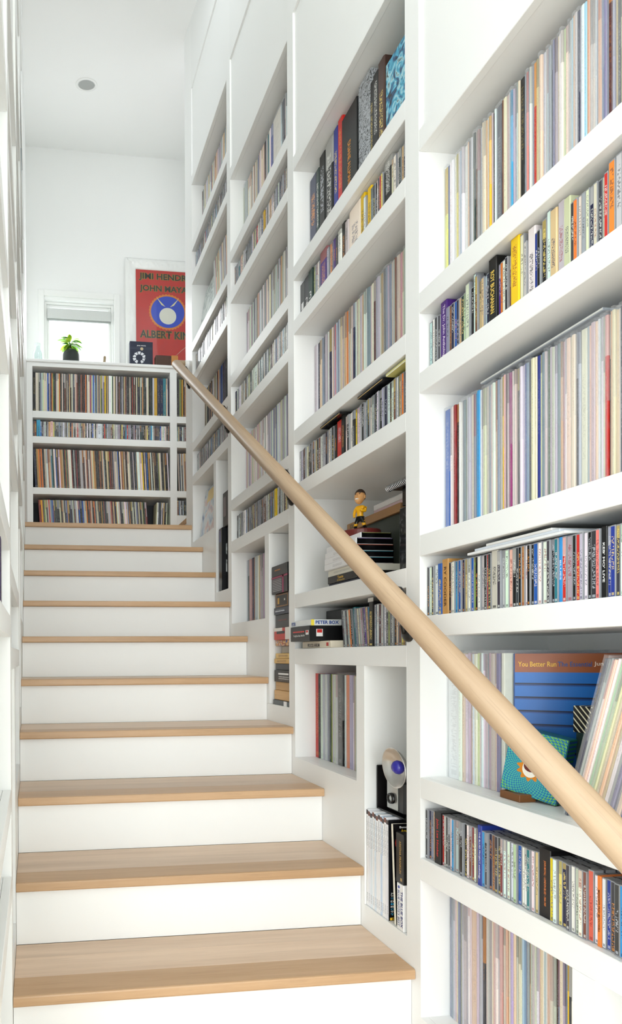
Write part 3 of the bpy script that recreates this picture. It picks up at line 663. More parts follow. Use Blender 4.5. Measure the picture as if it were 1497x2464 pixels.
ITEMS = []      # every thin spine of every shelf
def row(rid, wall, shelf, span, xf, z, kind, fill, dims, acc=(), lean=0.0, seed=1, tr=(0.0026, 0.0062), upto=None):
    """fill a shelf from its left end to its right end as seen from the front
       wall 'R': span=(far y, near y), xf = x of the spines; wall 'B': span=(x left, x right), xf = y of the spines"""
    rs = random.Random(seed)
    h0, d0, hv = dims
    sgn = -1 if wall in 'R' else 1
    pos = span[0]; end = span[1]
    acc = [list(a) for a in acc]
    n = 0
    ca = 1/math.cos(lean) if lean else 1.0
    def emit(t, code, h=None, ai=None, dd=None):
        nonlocal pos, n
        n += 1
        c = PAL[code][0]
        c = tuple(max(0, min(255, int(v*rs.uniform(0.93, 1.05)))) for v in c)
        ITEMS.append(dict(rid=rid, wall=wall, shelf=shelf, pos=pos, t=t, h=(h or h0*(1+rs.uniform(-hv, hv))), d=d0, xf=xf+(rs.uniform(-0.002, 0.004) if dd is None else dd),
                          z=z, kind=kind, code=code, col=c, tcol=pick_tcol(c, rs), lean=lean, n=n, ai=ai, rnd=rs.random()))
        pos = pos + sgn*(t*ca+0.00025)
    left = lambda p: (pos-p)*(-sgn)          # free room from pos to p
    room = lambda p: (p-pos)*sgn
    for ai, a in enumerate(acc):
        while room(a[0]) > tr[0]:
            g = room(a[0])
            t = min(rs.uniform(*tr), g-0.0002)
            if g-t < tr[0]*0.8: t = g-0.0002
            if t < 0.0018: break
            emit(t, rs.choice(FILL[fill]))
        t = a[1] if kind == 'lp' or len(a) > 3 else max(a[1], 0.0075)
        if room(end) < t+0.001: break
        emit(t, a[2], a[3] if len(a) > 3 else None, ai)
    while room(end) > tr[0]:
        t = min(rs.uniform(*tr), room(end)-0.0002)
        emit(t, rs.choice(FILL[fill]))

LPD, CDD, BKD = (0.315, 0.315, 0.006), (0.1250, 0.142, 0.004), (0.30, 0.24, 0.03)
CT = (0.0102, 0.0112)
SN = lambda r, k: 'on %s shelf of %s bookcase' % (r, NAMES[k])
for k, pre in ((0, 'n'), (1, 'm'), (2, 'f'), (3, 'b')):
    dz = E+DZ*k; far = BAY_L[k]-0.0035; near = BAY_R[k]+0.002
    if k == 0: near = 0.83
    zsh = [dz+s[0]+0.0004 for s in SH]
    A = lambda r: ACC.get(pre+r, ())
    sd = 100*k
    if k != 1: row(pre+'1', 'R', SN('top', k), (far, near), W+0.068, zsh[0], 'lp', 'pale', LPD, A('1'), 0, sd+1)
    else: row('m1', 'R', SN('top', k), (far-0.002, 1.597), W+0.058, zsh[0], 'book', 'pale', BKD, A('1'), 0, sd+1, (0.02, 0.03))
    row(pre+'2', 'R', SN('second', k), (far, near), W+0.023, zsh[1], 'cd', 'cd', CDD, A('2'), 0, sd+2, CT)
    if k < 3: row(pre+'3', 'R', SN('third', k), (far, near), W+(0.066 if k == 0 else 0.080), zsh[2], 'lp', 'pale', LPD, A('3'), 0, sd+3)
    else: row('b3', 'R', SN('third', k), (3.47, near), W+0.05, zsh[2], 'lp', 'pale', LPD, (), -0.07, sd+3)
    row(pre+'4', 'R', SN('fourth', k), (far, near), W+0.020, zsh[3], 'cd', 'cdw' if k > 1 else 'cd', CDD, A('4'), 0, sd+4, CT)
    if k == 0: row('n5', 'R', SN('fifth', k), (far, 1.287), W+0.072, zsh[4], 'lp', 'pale', LPD, A('5'), 0, sd+5)
    if k == 2: row('f5', 'R', SN('fifth', k), (far, 2.40), W+0.075, zsh[4], 'lp', 'pale', LPD, (), 0, sd+5)
    if k == 3: row('b5', 'R', SN('fifth', k), (far, near), W+0.075, zsh[4], 'lp', 'dark', LPD, (), 0, sd+5)
    if k != 1: row(pre+'6', 'R', SN('sixth', k), (far, near), W+(0.014 if k == 0 else 0.024), zsh[5], 'cd', 'cd', CDD, A('6'), 0, sd+6, CT)
    if k < 3: row(pre+'7', 'R', SN('bottom', k), (far, BAY_L[k]-0.453+(0.0 if k else 0.004)), W+0.078, dz+LPB+0.0004, 'lp', 'pale', LPD, A('7'), 0, sd+7)
row('n5b', 'R', 'in leaning group on fifth shelf of nearest bookcase', (1.105, 0.90), W+0.05, E+SH[4][0]+0.0004, 'lp', 'pale', LPD,
    [(1.105,.007,'Nd'),(1.0965,.004,'E'),(1.085,.005,'C'),(1.075,.005,'I'),(1.066,.006,'I'),(1.056,.006,'C'),(1.046,.006,'Pe'),(1.037,.004,'T'),(1.028,.008,'E'),(1.018,.007,'Sl'),(1.006,.008,'C'),(.996,.007,'B'),(.988,.006,'F'),(.98,.006,'G')], 0.28, 219)
# second bay, sixth shelf: discs leaning left, then upright, right of the boxes
z6 = E+DZ+SH[5][0]+0.0004
row('m6a', 'R', 'in leaning group on sixth shelf of second bookcase', (1.985, 1.80), W+0.05, z6+0.0012, 'cd', 'cd', CDD,
    [(1.985,.0104,'Dk'),(1.974,.0104,'E'),(1.963,.0104,'Dk'),(1.952,.0104,'E'),(1.94,.0165,'O'),(1.922,.0104,'K'),(1.911,.018,'Te',.13),(1.89,.0104,'S'),(1.878,.0104,'C'),(1.866,.0104,'E'),(1.855,.0104,'Mg'),(1.843,.0104,'P'),(1.832,.0104,'T')], -0.12, 216, CT)
row('m6b', 'R', 'in upright group on sixth shelf of second bookcase', (1.79, 1.553), W+0.03, z6, 'cd', 'cd', CDD,
    [(1.79,.026,'K',.135),(1.757,.0104,'E'),(1.746,.0104,'S'),(1.735,.0104,'W'),(1.724,.0104,'Ma'),(1.713,.0104,'E'),(1.70,.0104,'Dk'),(1.68,.0104,'L'),(1.667,.0104,'E'),(1.655,.0104,'K'),(1.64,.0104,'Pe'),(1.626,.0104,'F'),(1.612,.0104,'Td'),(1.598,.0104,'E'),(1.585,.0104,'Y'),(1.57,.0104,'Dk')], 0, 217, CT)
# second-flight landing: the low back bookcase
UW = 'shelf of back bookcase'
def ub(rid, sh, xs, zrow, kind, lean=0.0, seed=1, acc=()):
    if kind == 'lp': row(rid, 'B', sh, xs, YU+0.022, E+zrow+0.0004, 'lp', 'dark', LPD, acc, lean, seed, (0.0055, 0.0115))
    else: row(rid, 'B', sh, xs, YU+0.016, E+zrow+0.0004, 'cd', 'cd', CDD, acc, lean, seed, CT)
ua, ubx = XL+x0+0.003, XL+x1-0.003
ub('u1', 'on top '+UW, (ua, ubx), UZ[0][1], 'lp', 0, 501, [(ua+.001,.022,'K'),(.005+ua+.022,.018,'C'),(.20,.008,'O'),(.33,.012,'Pe'),(.45,.008,'V'),(.57,.011,'Y'),(.61,.022,'W'),(.98,.026,'Yd'),(1.008,.024,'Nd'),(1.034,.024,'Nd'),(1.06,.024,'Te')])
ub('u2', 'on second '+UW, (ua, ubx), UZ[1][1], 'cd', 0, 502, [(.02,.03,'A',.135),(.13,.022,'C',.13),(.30,.0104,'O'),(.345,.0104,'R'),(.52,.030,'W',.125)])
ub('u3', 'on third '+UW, (ua, ubx-0.004), UZ[2][1], 'lp', 0.045, 503, [(ua+.002,.014,'Nd'),(.03,.009,'O'),(.05,.009,'O'),(.09,.014,'W'),(.13,.009,'Te'),(.155,.014,'W'),(.19,.010,'W'),(.27,.022,'W'),(.297,.008,'Rd'),(.40,.012,'C'),(.43,.012,'C'),(.46,.010,'C'),(.83,.022,'W'),(.858,.012,'W'),(.875,.010,'Y')])
ub('u4', 'on fourth '+UW, (0.03, 0.91), UZ[3][1], 'lp', 0.06, 504, [(.05,.008,'Y'),(.11,.008,'R'),(.35,.009,'B'),(.41,.009,'O')])
ub('u5', 'at right of fourth '+UW, (0.985, ubx-0.03), UZ[3][1], 'lp', -0.045, 505, [(1.075,.022,'R')])
va, vb = XL+x2+0.003, XL+x2+0.20
NC = "row of back bookcase's narrow column"
ub('v1', 'in top '+NC, (va, vb), UZ2[0][1], 'lp', 0, 511, [(1.215,.012,'Yd')])
ub('v2', 'in second '+NC, (va, vb), UZ2[1][1], 'cd', 0, 512)
ub('v3', 'in third '+NC, (va, vb), UZ2[2][1], 'lp', 0.03, 513)
ub('v4', 'in fourth '+NC, (va, vb), UZ2[3][1], 'cd', 0.02, 514)

# which ones stay single objects: the largest in view
def px(p):
    d = Vector(p)-Vector((0, 0, E))
    zc = d.dot(fwd)
    if zc < 0.05: return (-9999, 0)
    return (CX+FPX*d.dot(right)/zc, CY-FPX*d.dot(up)/zc)
for it in ITEMS:
    if it['wall'] == 'R':
        a = px((it['xf'], it['pos'], it['z'])); b = px((it['xf'], it['pos']-it['t'], it['z']+it['h']))
    else:
        a = px((it['pos'], it['xf'], it['z'])); b = px((it['pos']+it['t'], it['xf'], it['z']+it['h']))
    xa, xb = max(0, min(a[0], b[0])), min(1497, max(a[0], b[0]))
    ya, yb = max(0, min(a[1], b[1])), min(2464, max(a[1], b[1]))
    it['area'] = max(0, xb-xa)*max(0, yb-ya)
    it['big'] = it['kind'] == 'book' or (it['kind'] == 'cd' and it['t'] > 0.0145)
for kd in ('lp', 'cd'):
    L = sorted([i for i in ITEMS if i['kind'] == kd and not i['big']], key=lambda i: -i['area'])
    for j, it in enumerate(L): it['single'] = j < 298
for it in ITEMS:
    if it['big']: it['single'] = True

# shared meshes: unit boxes (depth, thickness, height), spine at x = 0
def unit_box(name, mat, cx, cy):
    m = MB()
    x, y = cx, cy
    ring = [(x, 0), (0, y), (0, 1-y), (x, 1), (1, 1), (1, 0)]
    m.prism([(p[0], p[1]) for p in ring], 2, 0, 1)
    return m.mesh(name, mat)
UNIT = {'lp': unit_box('vinyl_record', 'spine_lp', 0.004, 0.18), 'cd': unit_box('compact_disc', 'spine_cd', 0.004, 0.06), 'book': unit_box('book', 'spine_book', 0.012, 0.12)}
def sleeve_mesh():
    m = MB()
    a, b, c = -0.006, -0.10, 1.022
    m.quadface((a, b, 0.001), (a, 1-b, 0.001), (a, 1-b, c), (a, b, c))
    m.quadface((a, b, c), (a, 1-b, c), (0.98, 1-b, c), (0.98, b, c))
    m.quadface((a, b, 0.5), (a, b, c), (0.98, b, c), (0.98, b, 0.5))
    me = bpy.data.meshes.new('plastic_sleeve'); me.from_pydata(m.v, [], m.f); me.materials.append(MATS['clear_sleeve'])
    return me
SLV = sleeve_mesh()
LETTER = {   # (row, accent) -> words, colour, share of the height, share of the width
 ('n2', 5): ('The Dr. John Anthology', (236,222,240), 0.88, 0.46), ('n2', 20): ('ROY BUCHANAN', (236,206,96), 0.62, 0.5),
 ('n4', 5): ('RY COODER', (70,40,24), 0.72, 0.4), ('n4', 48): ("KEB' MO' LIVE", (240,240,240), 0.55, 0.4), ('n4', 40): ('BLUES', (230,240,250), 0.3, 0.5),
 ('n6', 4): ('John Lee Hooker', (214,40,40), 0.74, 0.42), ('n6', 19): ('THE BLUES PROJECT anthology', (236,240,248), 0.78, 0.42),
 ('n6', 35): ('JOHN MAYALL \u2022 LONDON BLUES \u2022 1964-1969', (240,140,70), 0.66, 0.22), ('n6', 46): ('MISSISSIPPI FRED MCDOWELL', (30,24,20), 0.6, 0.5),
 ('m1', 6): ('DUANE ALLMAN', (226,150,50), 0.42, 0.20),
 ('m2', 0): ('1', (235,235,235), 0.12, 0.28), ('m2', 1): ('2', (235,235,235), 0.12, 0.4), ('m2', 2): ('3', (235,235,235), 0.12, 0.4),
}
def blotch(name, cols, scale, detail=3, rough=0.35, dist=0.6):
    m = NT(name)
    co = m.node('ShaderNodeTexCoord').outputs['Object']
    nd = m.node('ShaderNodeTexNoise'); m.put(nd.inputs['Vector'], co)
    nd.inputs['Scale'].default_value = scale; nd.inputs['Detail'].default_value = detail; nd.inputs['Distortion'].default_value = dist
    n = len(cols)
    r = m.ramp(nd.outputs[0], [(0.30+0.4*i/max(1, n-1), rgb(c)) for i, c in enumerate(cols)])
    m.base(r); m.rough(rough)
    return m.m
ART = {'Eg': blotch('grey_doodle_print', [(60, 62, 66), (176, 180, 186), (184, 188, 194), (40, 42, 46), (190, 194, 200), (150, 154, 160)], 34, 1, 0.35, 2.2),
       'Ac': blotch('cyan_ink_print', [(10, 16, 26), (20, 90, 140), (70, 180, 214), (180, 226, 236), (16, 30, 50)], 26, 2, 0.3, 1.8)}
NOUN = {'lp': 'record sleeve', 'cd': 'CD case', 'book': 'large book'}
far_items = {'lp': [], 'cd': []}
cnt_lp = 0
for it in ITEMS:
    if not it['single']:
        far_items[it['kind']].append(it); continue
    kd = it['kind']; big = it['big'] and kd == 'cd'
    nm = {'lp': 'vinyl_record', 'cd': 'boxed_set' if big else 'compact_disc', 'book': 'hardback_book'}[kd]
    noun = 'boxed set' if big else NOUN[kd]
    lab = '%s %s, %s from left %s' % (PAL[it['code']][1], noun, ordinal(it['n']), it['shelf'])
    cat = {'lp': 'record', 'cd': 'box set' if big else 'compact disc', 'book': 'book'}[kd]
    key = (it['rid'], it['ai'])
    special = key in LETTER
    t, h, d = it['t'], it['h'], it['d']
    if special:
        m = MB(); c = min(0.0012, t*0.1)
        m.prism([(c, 0), (0, c), (0, t-c), (c, t), (d, t), (d, 0)], 2, 0, h)
        me = m.mesh(nm, col_mat(it['col'], 0.35))
    elif it['code'] in ART and kd == 'book':
        me = MB().bbox(0, d, 0, t, 0, h, 0.002).mesh(nm, ART[it['code']])
    else:
        me = UNIT['book' if big else kd]
    o = link(nm, me)
    if me in UNIT.values(): o.scale = (d, t, h)
    if it['wall'] == 'R':
        o.location = (it['xf'], it['pos']-t, it['z'])
        if it['lean']:
            a = it['lean']; o.rotation_euler = (a, 0, 0)
    else:
        sa = math.sin(it['lean'])
        o.rotation_euler = (-it['lean'], 0, R90); o.location = (it['pos']+t+h*max(0, sa), it['xf'], it['z']+t*abs(sa)*0.5)
    o.color = rgb(it['col']); o['tcol'] = list(rgb(it['tcol'])[:3])
    tag(o, lab, cat, '%ss %s' % (noun, it['shelf']))
    if special:
        s, c, fh, fw = LETTER[key]
        o['label'] = '%s %s with lettered spine, %s from left %s' % (PAL[it['code']][1], noun, ordinal(it['n']), it['shelf'])
        off = 0.0 if it['rid'] != 'm1' else -0.03
        if it['rid'] == 'm2': text(s, t*0.5, h*fh*1.6, col_mat(c, 0.4), o, (0, t/2, h*0.34), (0, -1, 0), (0, 0, 1))
        else: text(s, h*fh, t*fw, col_mat(c, 0.4), o, (0, t*0.5, h*(0.5+off)), (0, 0, -1), (0, -1, 0), 0.016)
    if kd == 'lp' and it['wall'] == 'R' and it['rnd'] < 0.62 and not special and it['area'] > 900:
        s = link('plastic_sleeve', SLV, o)
def far_mesh(name, items, mat, label, cat):
    V, F, C, T, G, RN = [], [], [], [], [], []
    for it in items:
        t, h, d, a = it['t'], it['h'], min(it['d'], 0.14), it['lean']
        loc = [(0,0,0),(d,0,0),(d,t,0),(0,t,0),(0,0,h),(d,0,h),(d,t,h),(0,t,h)]
        n = len(V)
        for x, y, z in loc:
            if it['wall'] == 'R':
                yy = y*math.cos(a)-z*math.sin(a); zz = y*math.sin(a)+z*math.cos(a)
                V.append((it['xf']+x, it['pos']-t+yy, it['z']+max(zz, 0)))
            else:
                # local y -> -x ; lean about the depth axis
                xx = (t-y)*math.cos(a) - z*math.sin(a); zz = z*math.cos(a)+(t-y)*math.sin(a)
                V.append((it['pos']+xx+h*max(0, math.sin(a)), it['xf']+x, it['z']+max(zz, 0)))
        gg = [(0,0,0),(1,0,0),(1,1,0),(0,1,0),(0,0,1),(1,0,1),(1,1,1),(0,1,1)]
        for f in ((3,0,4,7),(4,5,6,7),(0,1,5,4),(2,3,7,6),(0,3,2,1)):
            F.append(tuple(n+i for i in f))
            for i in f:
                G.append(gg[i]); C.append(rgb(it['col'])); T.append(rgb(it['tcol'])); RN.append(it['rnd'])
    me = bpy.data.meshes.new(name); me.from_pydata(V, [], F)
    me.materials.append(MATS[mat])
    at = me.attributes.new('col', 'FLOAT_COLOR', 'CORNER'); at.data.foreach_set('color', [v for c in C for v in c])
    at = me.attributes.new('tcol', 'FLOAT_COLOR', 'CORNER'); at.data.foreach_set('color', [v for c in T for v in c])
    at = me.attributes.new('gen', 'FLOAT_VECTOR', 'CORNER'); at.data.foreach_set('vector', [v for c in G for v in c])
    at = me.attributes.new('rnd', 'FLOAT', 'CORNER'); at.data.foreach_set('value', RN)
    o = link(name, me)
    tag(o, label, cat, None, 'stuff')
    return o
far_mesh('distant_records', far_items['lp'], 'far_spine_lp', 'hundreds of thin record spines packed on the farther shelves', 'records')
far_mesh('distant_compact_discs', far_items['cd'], 'far_spine_cd', 'hundreds of small disc cases packed on the farther shelves', 'compact discs')

# ================================================================ single things on the shelves
def solid(name, label, cat, x0, x1, y0, y1, z0, z1, c, rough=0.35, b=0.0012, group=None, mat=None):
    """one box-shaped thing, its origin at the middle of its base (eye-relative heights)"""
    o = thing(name, label, cat, ((x0+x1)/2, (y0+y1)/2, E+z0), group=group)
    hx, hy, h = abs(x1-x0)/2, abs(y1-y0)/2, z1-z0
    MB().bbox(-hx, hx, -hy, hy, 0, h, b).build('body', mat or col_mat(c, rough), o)
    o['hx'], o['hy'], o['h'] = hx, hy, h
    return o
def patch(o, name, c, face, a0, a1, z0, z1, rough=0.4, mat=None, lift=0.0004):
    """printed panel on the -x or -y face; a runs 0..1 from left to right as seen, z 0..1 upwards"""
    hx, hy, h = o['hx'], o['hy'], o['h']
    m = MB()
    if face == 'x':
        ya, yb = hy-2*hy*a0, hy-2*hy*a1
        m.box(-hx-lift, -hx+0.0002, yb, ya, h*z0, h*z1)
    else:
        xa, xb = -hx+2*hx*a0, -hx+2*hx*a1
        m.box(xa, xb, -hy-lift, -hy+0.0002, h*z0, h*z1)
    return m.build(name, mat or col_mat(c, rough), o)
def face_text(o, s, c, face, ac, zc, w, h, bold=0.012):
    hx, hy, H = o['hx'], o['hy'], o['h']
    if face == 'x': return text(s, w, h, col_mat(c, 0.4), o, (-hx-0.0006, hy-2*hy*ac, H*zc), (0, -1, 0), (0, 0, 1), bold)
    return text(s, w, h, col_mat(c, 0.4), o, (-hx+2*hx*ac, -hy-0.0006, H*zc), (1, 0, 0), (0, 0, 1), bold)
def scribble(name, base, ink, scale, thr=0.55, axis=2):
    """rows of unreadable small print"""
    m = NT(name)
    co = m.node('ShaderNodeTexCoord').outputs['Object']
    sx = m.node('ShaderNodeSeparateXYZ'); m.put(sx.inputs[0], co)
    rowm = m.math('GREATER_THAN', m.math('FRACT', m.math('MULTIPLY', sx.outputs[axis], scale)), 0.45)
    oth = m.math('ADD', sx.outputs[0], sx.outputs[1])
    n = m.noise(m.comb(m.math('MULTIPLY', oth, scale*1.8), m.math('FLOOR', m.math('MULTIPLY', sx.outputs[axis], scale)), 0.0), 1.0, 1)
    f = m.math('MULTIPLY', rowm, m.math('GREATER_THAN', n, thr-0.08))
    m.base(m.mix(f, rgb(base), rgb(ink))); m.rough(0.4)
    return m.m
def stripes(name, a, b, vec, freq, duty=0.5, rough=0.4):
    m = NT(name)
    co = m.node('ShaderNodeTexCoord').outputs['Object']
    d = m.node('ShaderNodeVectorMath', operation='DOT_PRODUCT'); m.put(d.inputs[0], co); d.inputs[1].default_value = vec
    f = m.math('GREATER_THAN', m.math('FRACT', m.math('MULTIPLY', d.outputs['Value'], freq)), duty)
    m.base(m.mix(f, rgb(a), rgb(b))); m.rough(rough)
    return m.m

# ---- nearest bay, fifth shelf -------------------------------------------------
ZS = SH[4][0]
A_, B_ = Vector((1.062, 1.281)), Vector((1.309, 1.1125))
dv = (B_-A_).normalized(); wl = 0.300
ang = math.atan2(dv.y, dv.x)
cv = thing('record_cover', 'blue and brown record cover turned face out behind the handrail', 'record', (A_.x, A_.y, E+ZS+0.0005), (0, 0, ang))
MB().bbox(0, wl, 0.0, 0.004, 0, 0.315, 0.0008).build('jacket', col_mat((16, 70, 140), 0.35), cv)
MB().box(0.002, wl-0.002, -0.0004, 0.0002, 0.272, 0.3145).build('title_band', col_mat((150, 78, 34), 0.35), cv)
for i in range(9):
    z = 0.006+i*0.030
    MB().box(0.002, wl-0.002, -0.0006, 0.0002, z+0.0035, z+0.027).build('clapboard_stripe', col_mat((24, 92+i*2, 168+i*3), 0.35), cv)
    MB().box(0.002, wl-0.002, -0.0004, 0.0002, z, z+0.0034).build('clapboard_gap', col_mat((8, 30, 66), 0.4), cv)
m = MB(); pts = []
for i in range(24):
    a = 2*math.pi*i/24
    pts.append((0.262+0.045*math.cos(a), 0.165+0.06*math.sin(a)))
m.prism(pts, 1, -0.0012, 0.0); m.build('hat_silhouette', col_mat((14, 14, 16), 0.5), cv)
text('You Better Run', 0.070, 0.0112, col_mat((240, 190, 60), 0.4), cv, (0.043, -0.0008, 0.291), (1, 0, 0), (0, 0, 1))
text('The Essential', 0.060, 0.0105, col_mat((20, 74, 140), 0.4), cv, (0.1105, -0.0008, 0.291), (1, 0, 0), (0, 0, 1))
text('Junior K', 0.043, 0.0110, col_mat((236, 220, 200), 0.4), cv, (0.1655, -0.0008, 0.291), (1, 0, 0), (0, 0, 1))
# box with a radiating pattern, on a flat brown box
def radiating():
    m = NT('radiating_print')
    co = m.node('ShaderNodeTexCoord').outputs['Object']
    sx = m.node('ShaderNodeSeparateXYZ'); m.put(sx.inputs[0], co)
    u = m.math('SUBTRACT', sx.outputs[0], 0.052); v = m.math('SUBTRACT', sx.outputs[2], 0.060)
    a = m.math('ARCTAN2', v, u)
    r = m.math('SQRT', m.math('ADD', m.math('MULTIPLY', u, u), m.math('MULTIPLY', v, v)))
    wob = m.math('MULTIPLY', m.math('SINE', m.math('MULTIPLY', r, 900.0)), 0.05)
    s = m.math('SINE', m.math('MULTIPLY', m.math('ADD', a, wob), 44.0))
    c = m.mix(m.math('GREATER_THAN', s, 0.0), rgb((20, 110, 170)), rgb((80, 180, 150)))
    c = m.mix(m.math('MULTIPLY', m.math('GREATER_THAN', r, 0.062), m.math('GREATER_THAN', s, 0.3)), c, rgb((120, 190, 80)))
    fl = m.math('ADD', 0.024, m.math('MULTIPLY', m.math('SINE', m.math('MULTIPLY', a, 11.0)), 0.0035))
    c = m.mix(m.math('LESS_THAN', r, fl), c, rgb((206, 128, 30)))
    m.base(c); m.rough(0.3)
radiating()
stripes('green_wave_print', (24, 120, 70), (20, 70, 150), (0, 0, 1), 110, 0.5)
PLx, PRx = Vector((1.014, 1.264, -0.295)), Vector((1.058, 1.164, -0.3148))
dx = (PRx-PLx); wb = dx.length; dxn = dx.normalized()
nin = Vector((-dxn.y, dxn.x, 0)).normalized(); upb = dxn.cross(nin)*-1
if upb.z < 0: upb = -upb
pb = thing('patterned_box', 'small teal box printed with radiating rays behind the handrail', 'box')
nin = Vector((0.915, 0.403, 0)).normalized()
upb = nin.cross(dxn)
if upb.z < 0: upb = -upb
pb.matrix_world = Matrix(((dxn.x, nin.x, upb.x, PLx.x), (dxn.y, nin.y, upb.y, PLx.y), (dxn.z, nin.z, upb.z, PLx.z+E+0.001), (0, 0, 0, 1)))
MB().bbox(0, wb, 0, 0.036, 0, 0.140, 0.001).build('body', col_mat((24, 96, 110), 0.35), pb)
MB().box(0.001, wb-0.001, -0.0005, 0.0002, 0.001, 0.139).build('front_print', 'radiating_print', pb)
MB().box(wb-0.0002, wb+0.0005, 0.001, 0.035, 0.001, 0.139).build('side_print', 'green_wave_print', pb)
m = MB(); m.prism([(0.052+0.0155*math.cos(2*math.pi*i/20), 0.060+0.019*math.sin(2*math.pi*i/20)) for i in range(20)], 1, -0.0009, 0.0); m.build('medallion', col_mat((232, 228, 216), 0.4), pb)
m = MB(); m.prism([(0.052+0.0135*math.cos(2*math.pi*i/20), 0.0655+0.0125*math.sin(2*math.pi*i/20)) for i in range(20)], 1, -0.0012, 0.0); m.build('medallion_centre', col_mat((96, 34, 30), 0.4), pb)
solid('flat_box', 'flat brown box lying under the teal patterned box', 'box', 1.012, 1.05, 1.205, 1.262, ZS+0.0004, ZS+0.0165, (120, 74, 34), 0.5)
solid('dark_box', 'dark green box standing behind the teal patterned box', 'box', 1.105, 1.165, 1.115, 1.165, ZS+0.0004, ZS+0.152, (30, 52, 46), 0.4)
sb = solid('striped_box', 'small black box with cream diagonal stripes above the teal box', 'box', 1.105, 1.16, 1.112, 1.172, ZS+0.1524, ZS+0.207, (20, 20, 20), 0.4, mat=stripes('diagonal_stripes', (18, 18, 18), (226, 220, 190), (0.4, -0.7, 0.7), 105, 0.72))
# flat things lying on top of rows
o = solid('flat_record', 'grey record lying flat on top of the third shelf records', 'record', 1.032, 1.338, 1.030, 1.345, 0.303+0.3232, 0.303+0.3292, (150, 158, 168), 0.3)
patch(o, 'jacket_edge', (215, 215, 212), 'x', 0.0, 1.0, 0.25, 0.75)
for i, (c, l, dy) in enumerate((((232, 234, 236), 'white magazine lowest of three lying on the fourth shelf discs', 0.0), ((206, 214, 224), 'pale blue magazine in the middle of three lying flat on discs', 0.012), ((226, 226, 224), 'black-covered magazine topmost of three lying flat on the discs', 0.03))):
    z = 0.096+0.1292+i*0.0055
    o = solid('magazine', l, 'magazine', 0.985, 1.19, 1.062+dy, 1.328-dy*2, z, z+0.0053, c, 0.4, 0.0006, 'magazines lying on the discs')
    if i == 2: MB().box(-o['hx']+0.001, o['hx']-0.001, -o['hy']+0.001, o['hy']-0.001, 0.0051, 0.0058).build('cover', col_mat(BLACK, 0.3), o)
# ---- second bay: flat cases on the fourth shelf ----
dz1 = 0.543
for (ya, yb, c, l) in ((2.055, 1.915, (18, 18, 20), 'black case lying flat on discs, left one on the fourth shelf'), (1.805, 1.665, (24, 24, 28), 'black case lying flat on discs in the middle of fourth shelf'), (1.65, 1.556, (214, 208, 130), 'pale yellow booklet lying flat at the right of fourth shelf')):
    o = solid('flat_case', l, 'case', 0.978, 1.10, yb, ya, 0.639+0.1362, 0.639+0.1442, c, 0.25, 0.001)
    patch(o, 'edge_label', (196, 160, 90) if c[0] < 100 else (236, 236, 230), 'x', 0.02, 0.98, 0.1, 0.35)

# ---- second bay, fifth shelf: stack of boxes, bobblehead ----
z0 = 0.228
Yn, Yf, Xf = 1.857, 2.056, 1.004
stack = [ # label, h, colour, text, colour of text, right edge x, text args, x front offset
 ('thin dark blue book at the bottom of the bobblehead stack', 0.013, (30, 36, 60), None, None, 1.15, 0.004),
 ('black boxed set lettered in yellow, second from the stack bottom', 0.024, (16, 16, 18), 'Taste', (232, 184, 60), 1.15, 0.0),
 ('cream boxed book above the yellow lettered box', 0.021, (226, 222, 208), None, None, 1.155, 0.002),
 ('white boxed set, lowest of the four under the bobblehead', 0.0195, (236, 236, 238), 'THE BOX 1', (60, 60, 64), 1.126, -0.012),
 ('white boxed set, second of the four under the bobblehead', 0.0195, (236, 236, 238), 'THE BOX 2', (60, 60, 64), 1.126, -0.011),
 ('white boxed set, third of the four under the bobblehead', 0.0195, (236, 236, 238), 'THE BOX 3', (60, 60, 64), 1.126, -0.009),
 ('white boxed set, topmost of the four under the bobblehead', 0.0195, (236, 236, 238), None, None, 1.124, -0.004),
 ('thin black box with white end directly under the bobblehead base', 0.017, (236, 236, 238), None, None, 1.118, 0.012)]
z = z0+0.0004
LINE = [(60, 140, 160), (60, 140, 160), (190, 90, 60), (120, 100, 150), (160, 160, 80)]
PR_ = scribble('faint_print', (236, 236, 238), (120, 120, 126), 420, 0.6)
for i, (l, h, c, tx, tc, xr, off) in enumerate(stack):
    o = solid('boxed_set', l, 'box set', Xf+off, xr, Yn, Yf, z, z+h, c, 0.35)
    if i >= 3:
        # black glossy near end with a thin coloured line
        patch(o, 'black_end', (12, 12, 14), 'y', 0.03, 1.0, 0.03, 0.97, 0.15)
        patch(o, 'end_line', LINE[i-3], 'y', 0.06, 0.98, 0.86, 0.93, 0.3, lift=0.0008)
        patch(o, 'small_print', None, 'x', 0.30, 0.62, 0.3, 0.7, mat=PR_)
    if tx == 'Taste':
        face_text(o, 'Taste', tc, 'x', 0.46, 0.66, 0.040, 0.0095, 0.02)
        face_text(o, "I'll Remember", tc, 'x', 0.48, 0.26, 0.052, 0.0052)
    if i == 2: patch(o, 'small_print', None, 'x', 0.2, 0.75, 0.35, 0.7, mat=scribble('grey_print', (226, 222, 208), (176, 174, 166), 300))
    z += h+0.0004
ZTOP = z
solid('cream_book', 'thick cream book end beside the stack under the bobblehead', 'book', 1.152, 1.20, 1.80, 1.853, z0+0.0004, z0+0.052, (222, 216, 200), 0.5)
o = solid('cardboard_box', 'brown cardboard box lettered SOUL behind the bobblehead', 'box', 1.150, 1.30, 1.86, 2.20, z0+0.225, z0+0.253, (170, 128, 84), 0.6)
face_text(o, 'SOUL', (110, 40, 24), 'y', 0.78, 0.55, 0.05, 0.018, 0.02)
face_text(o, 'SOUL', (70, 60, 20), 'x', 0.12, 0.5, 0.035, 0.016, 0.02)
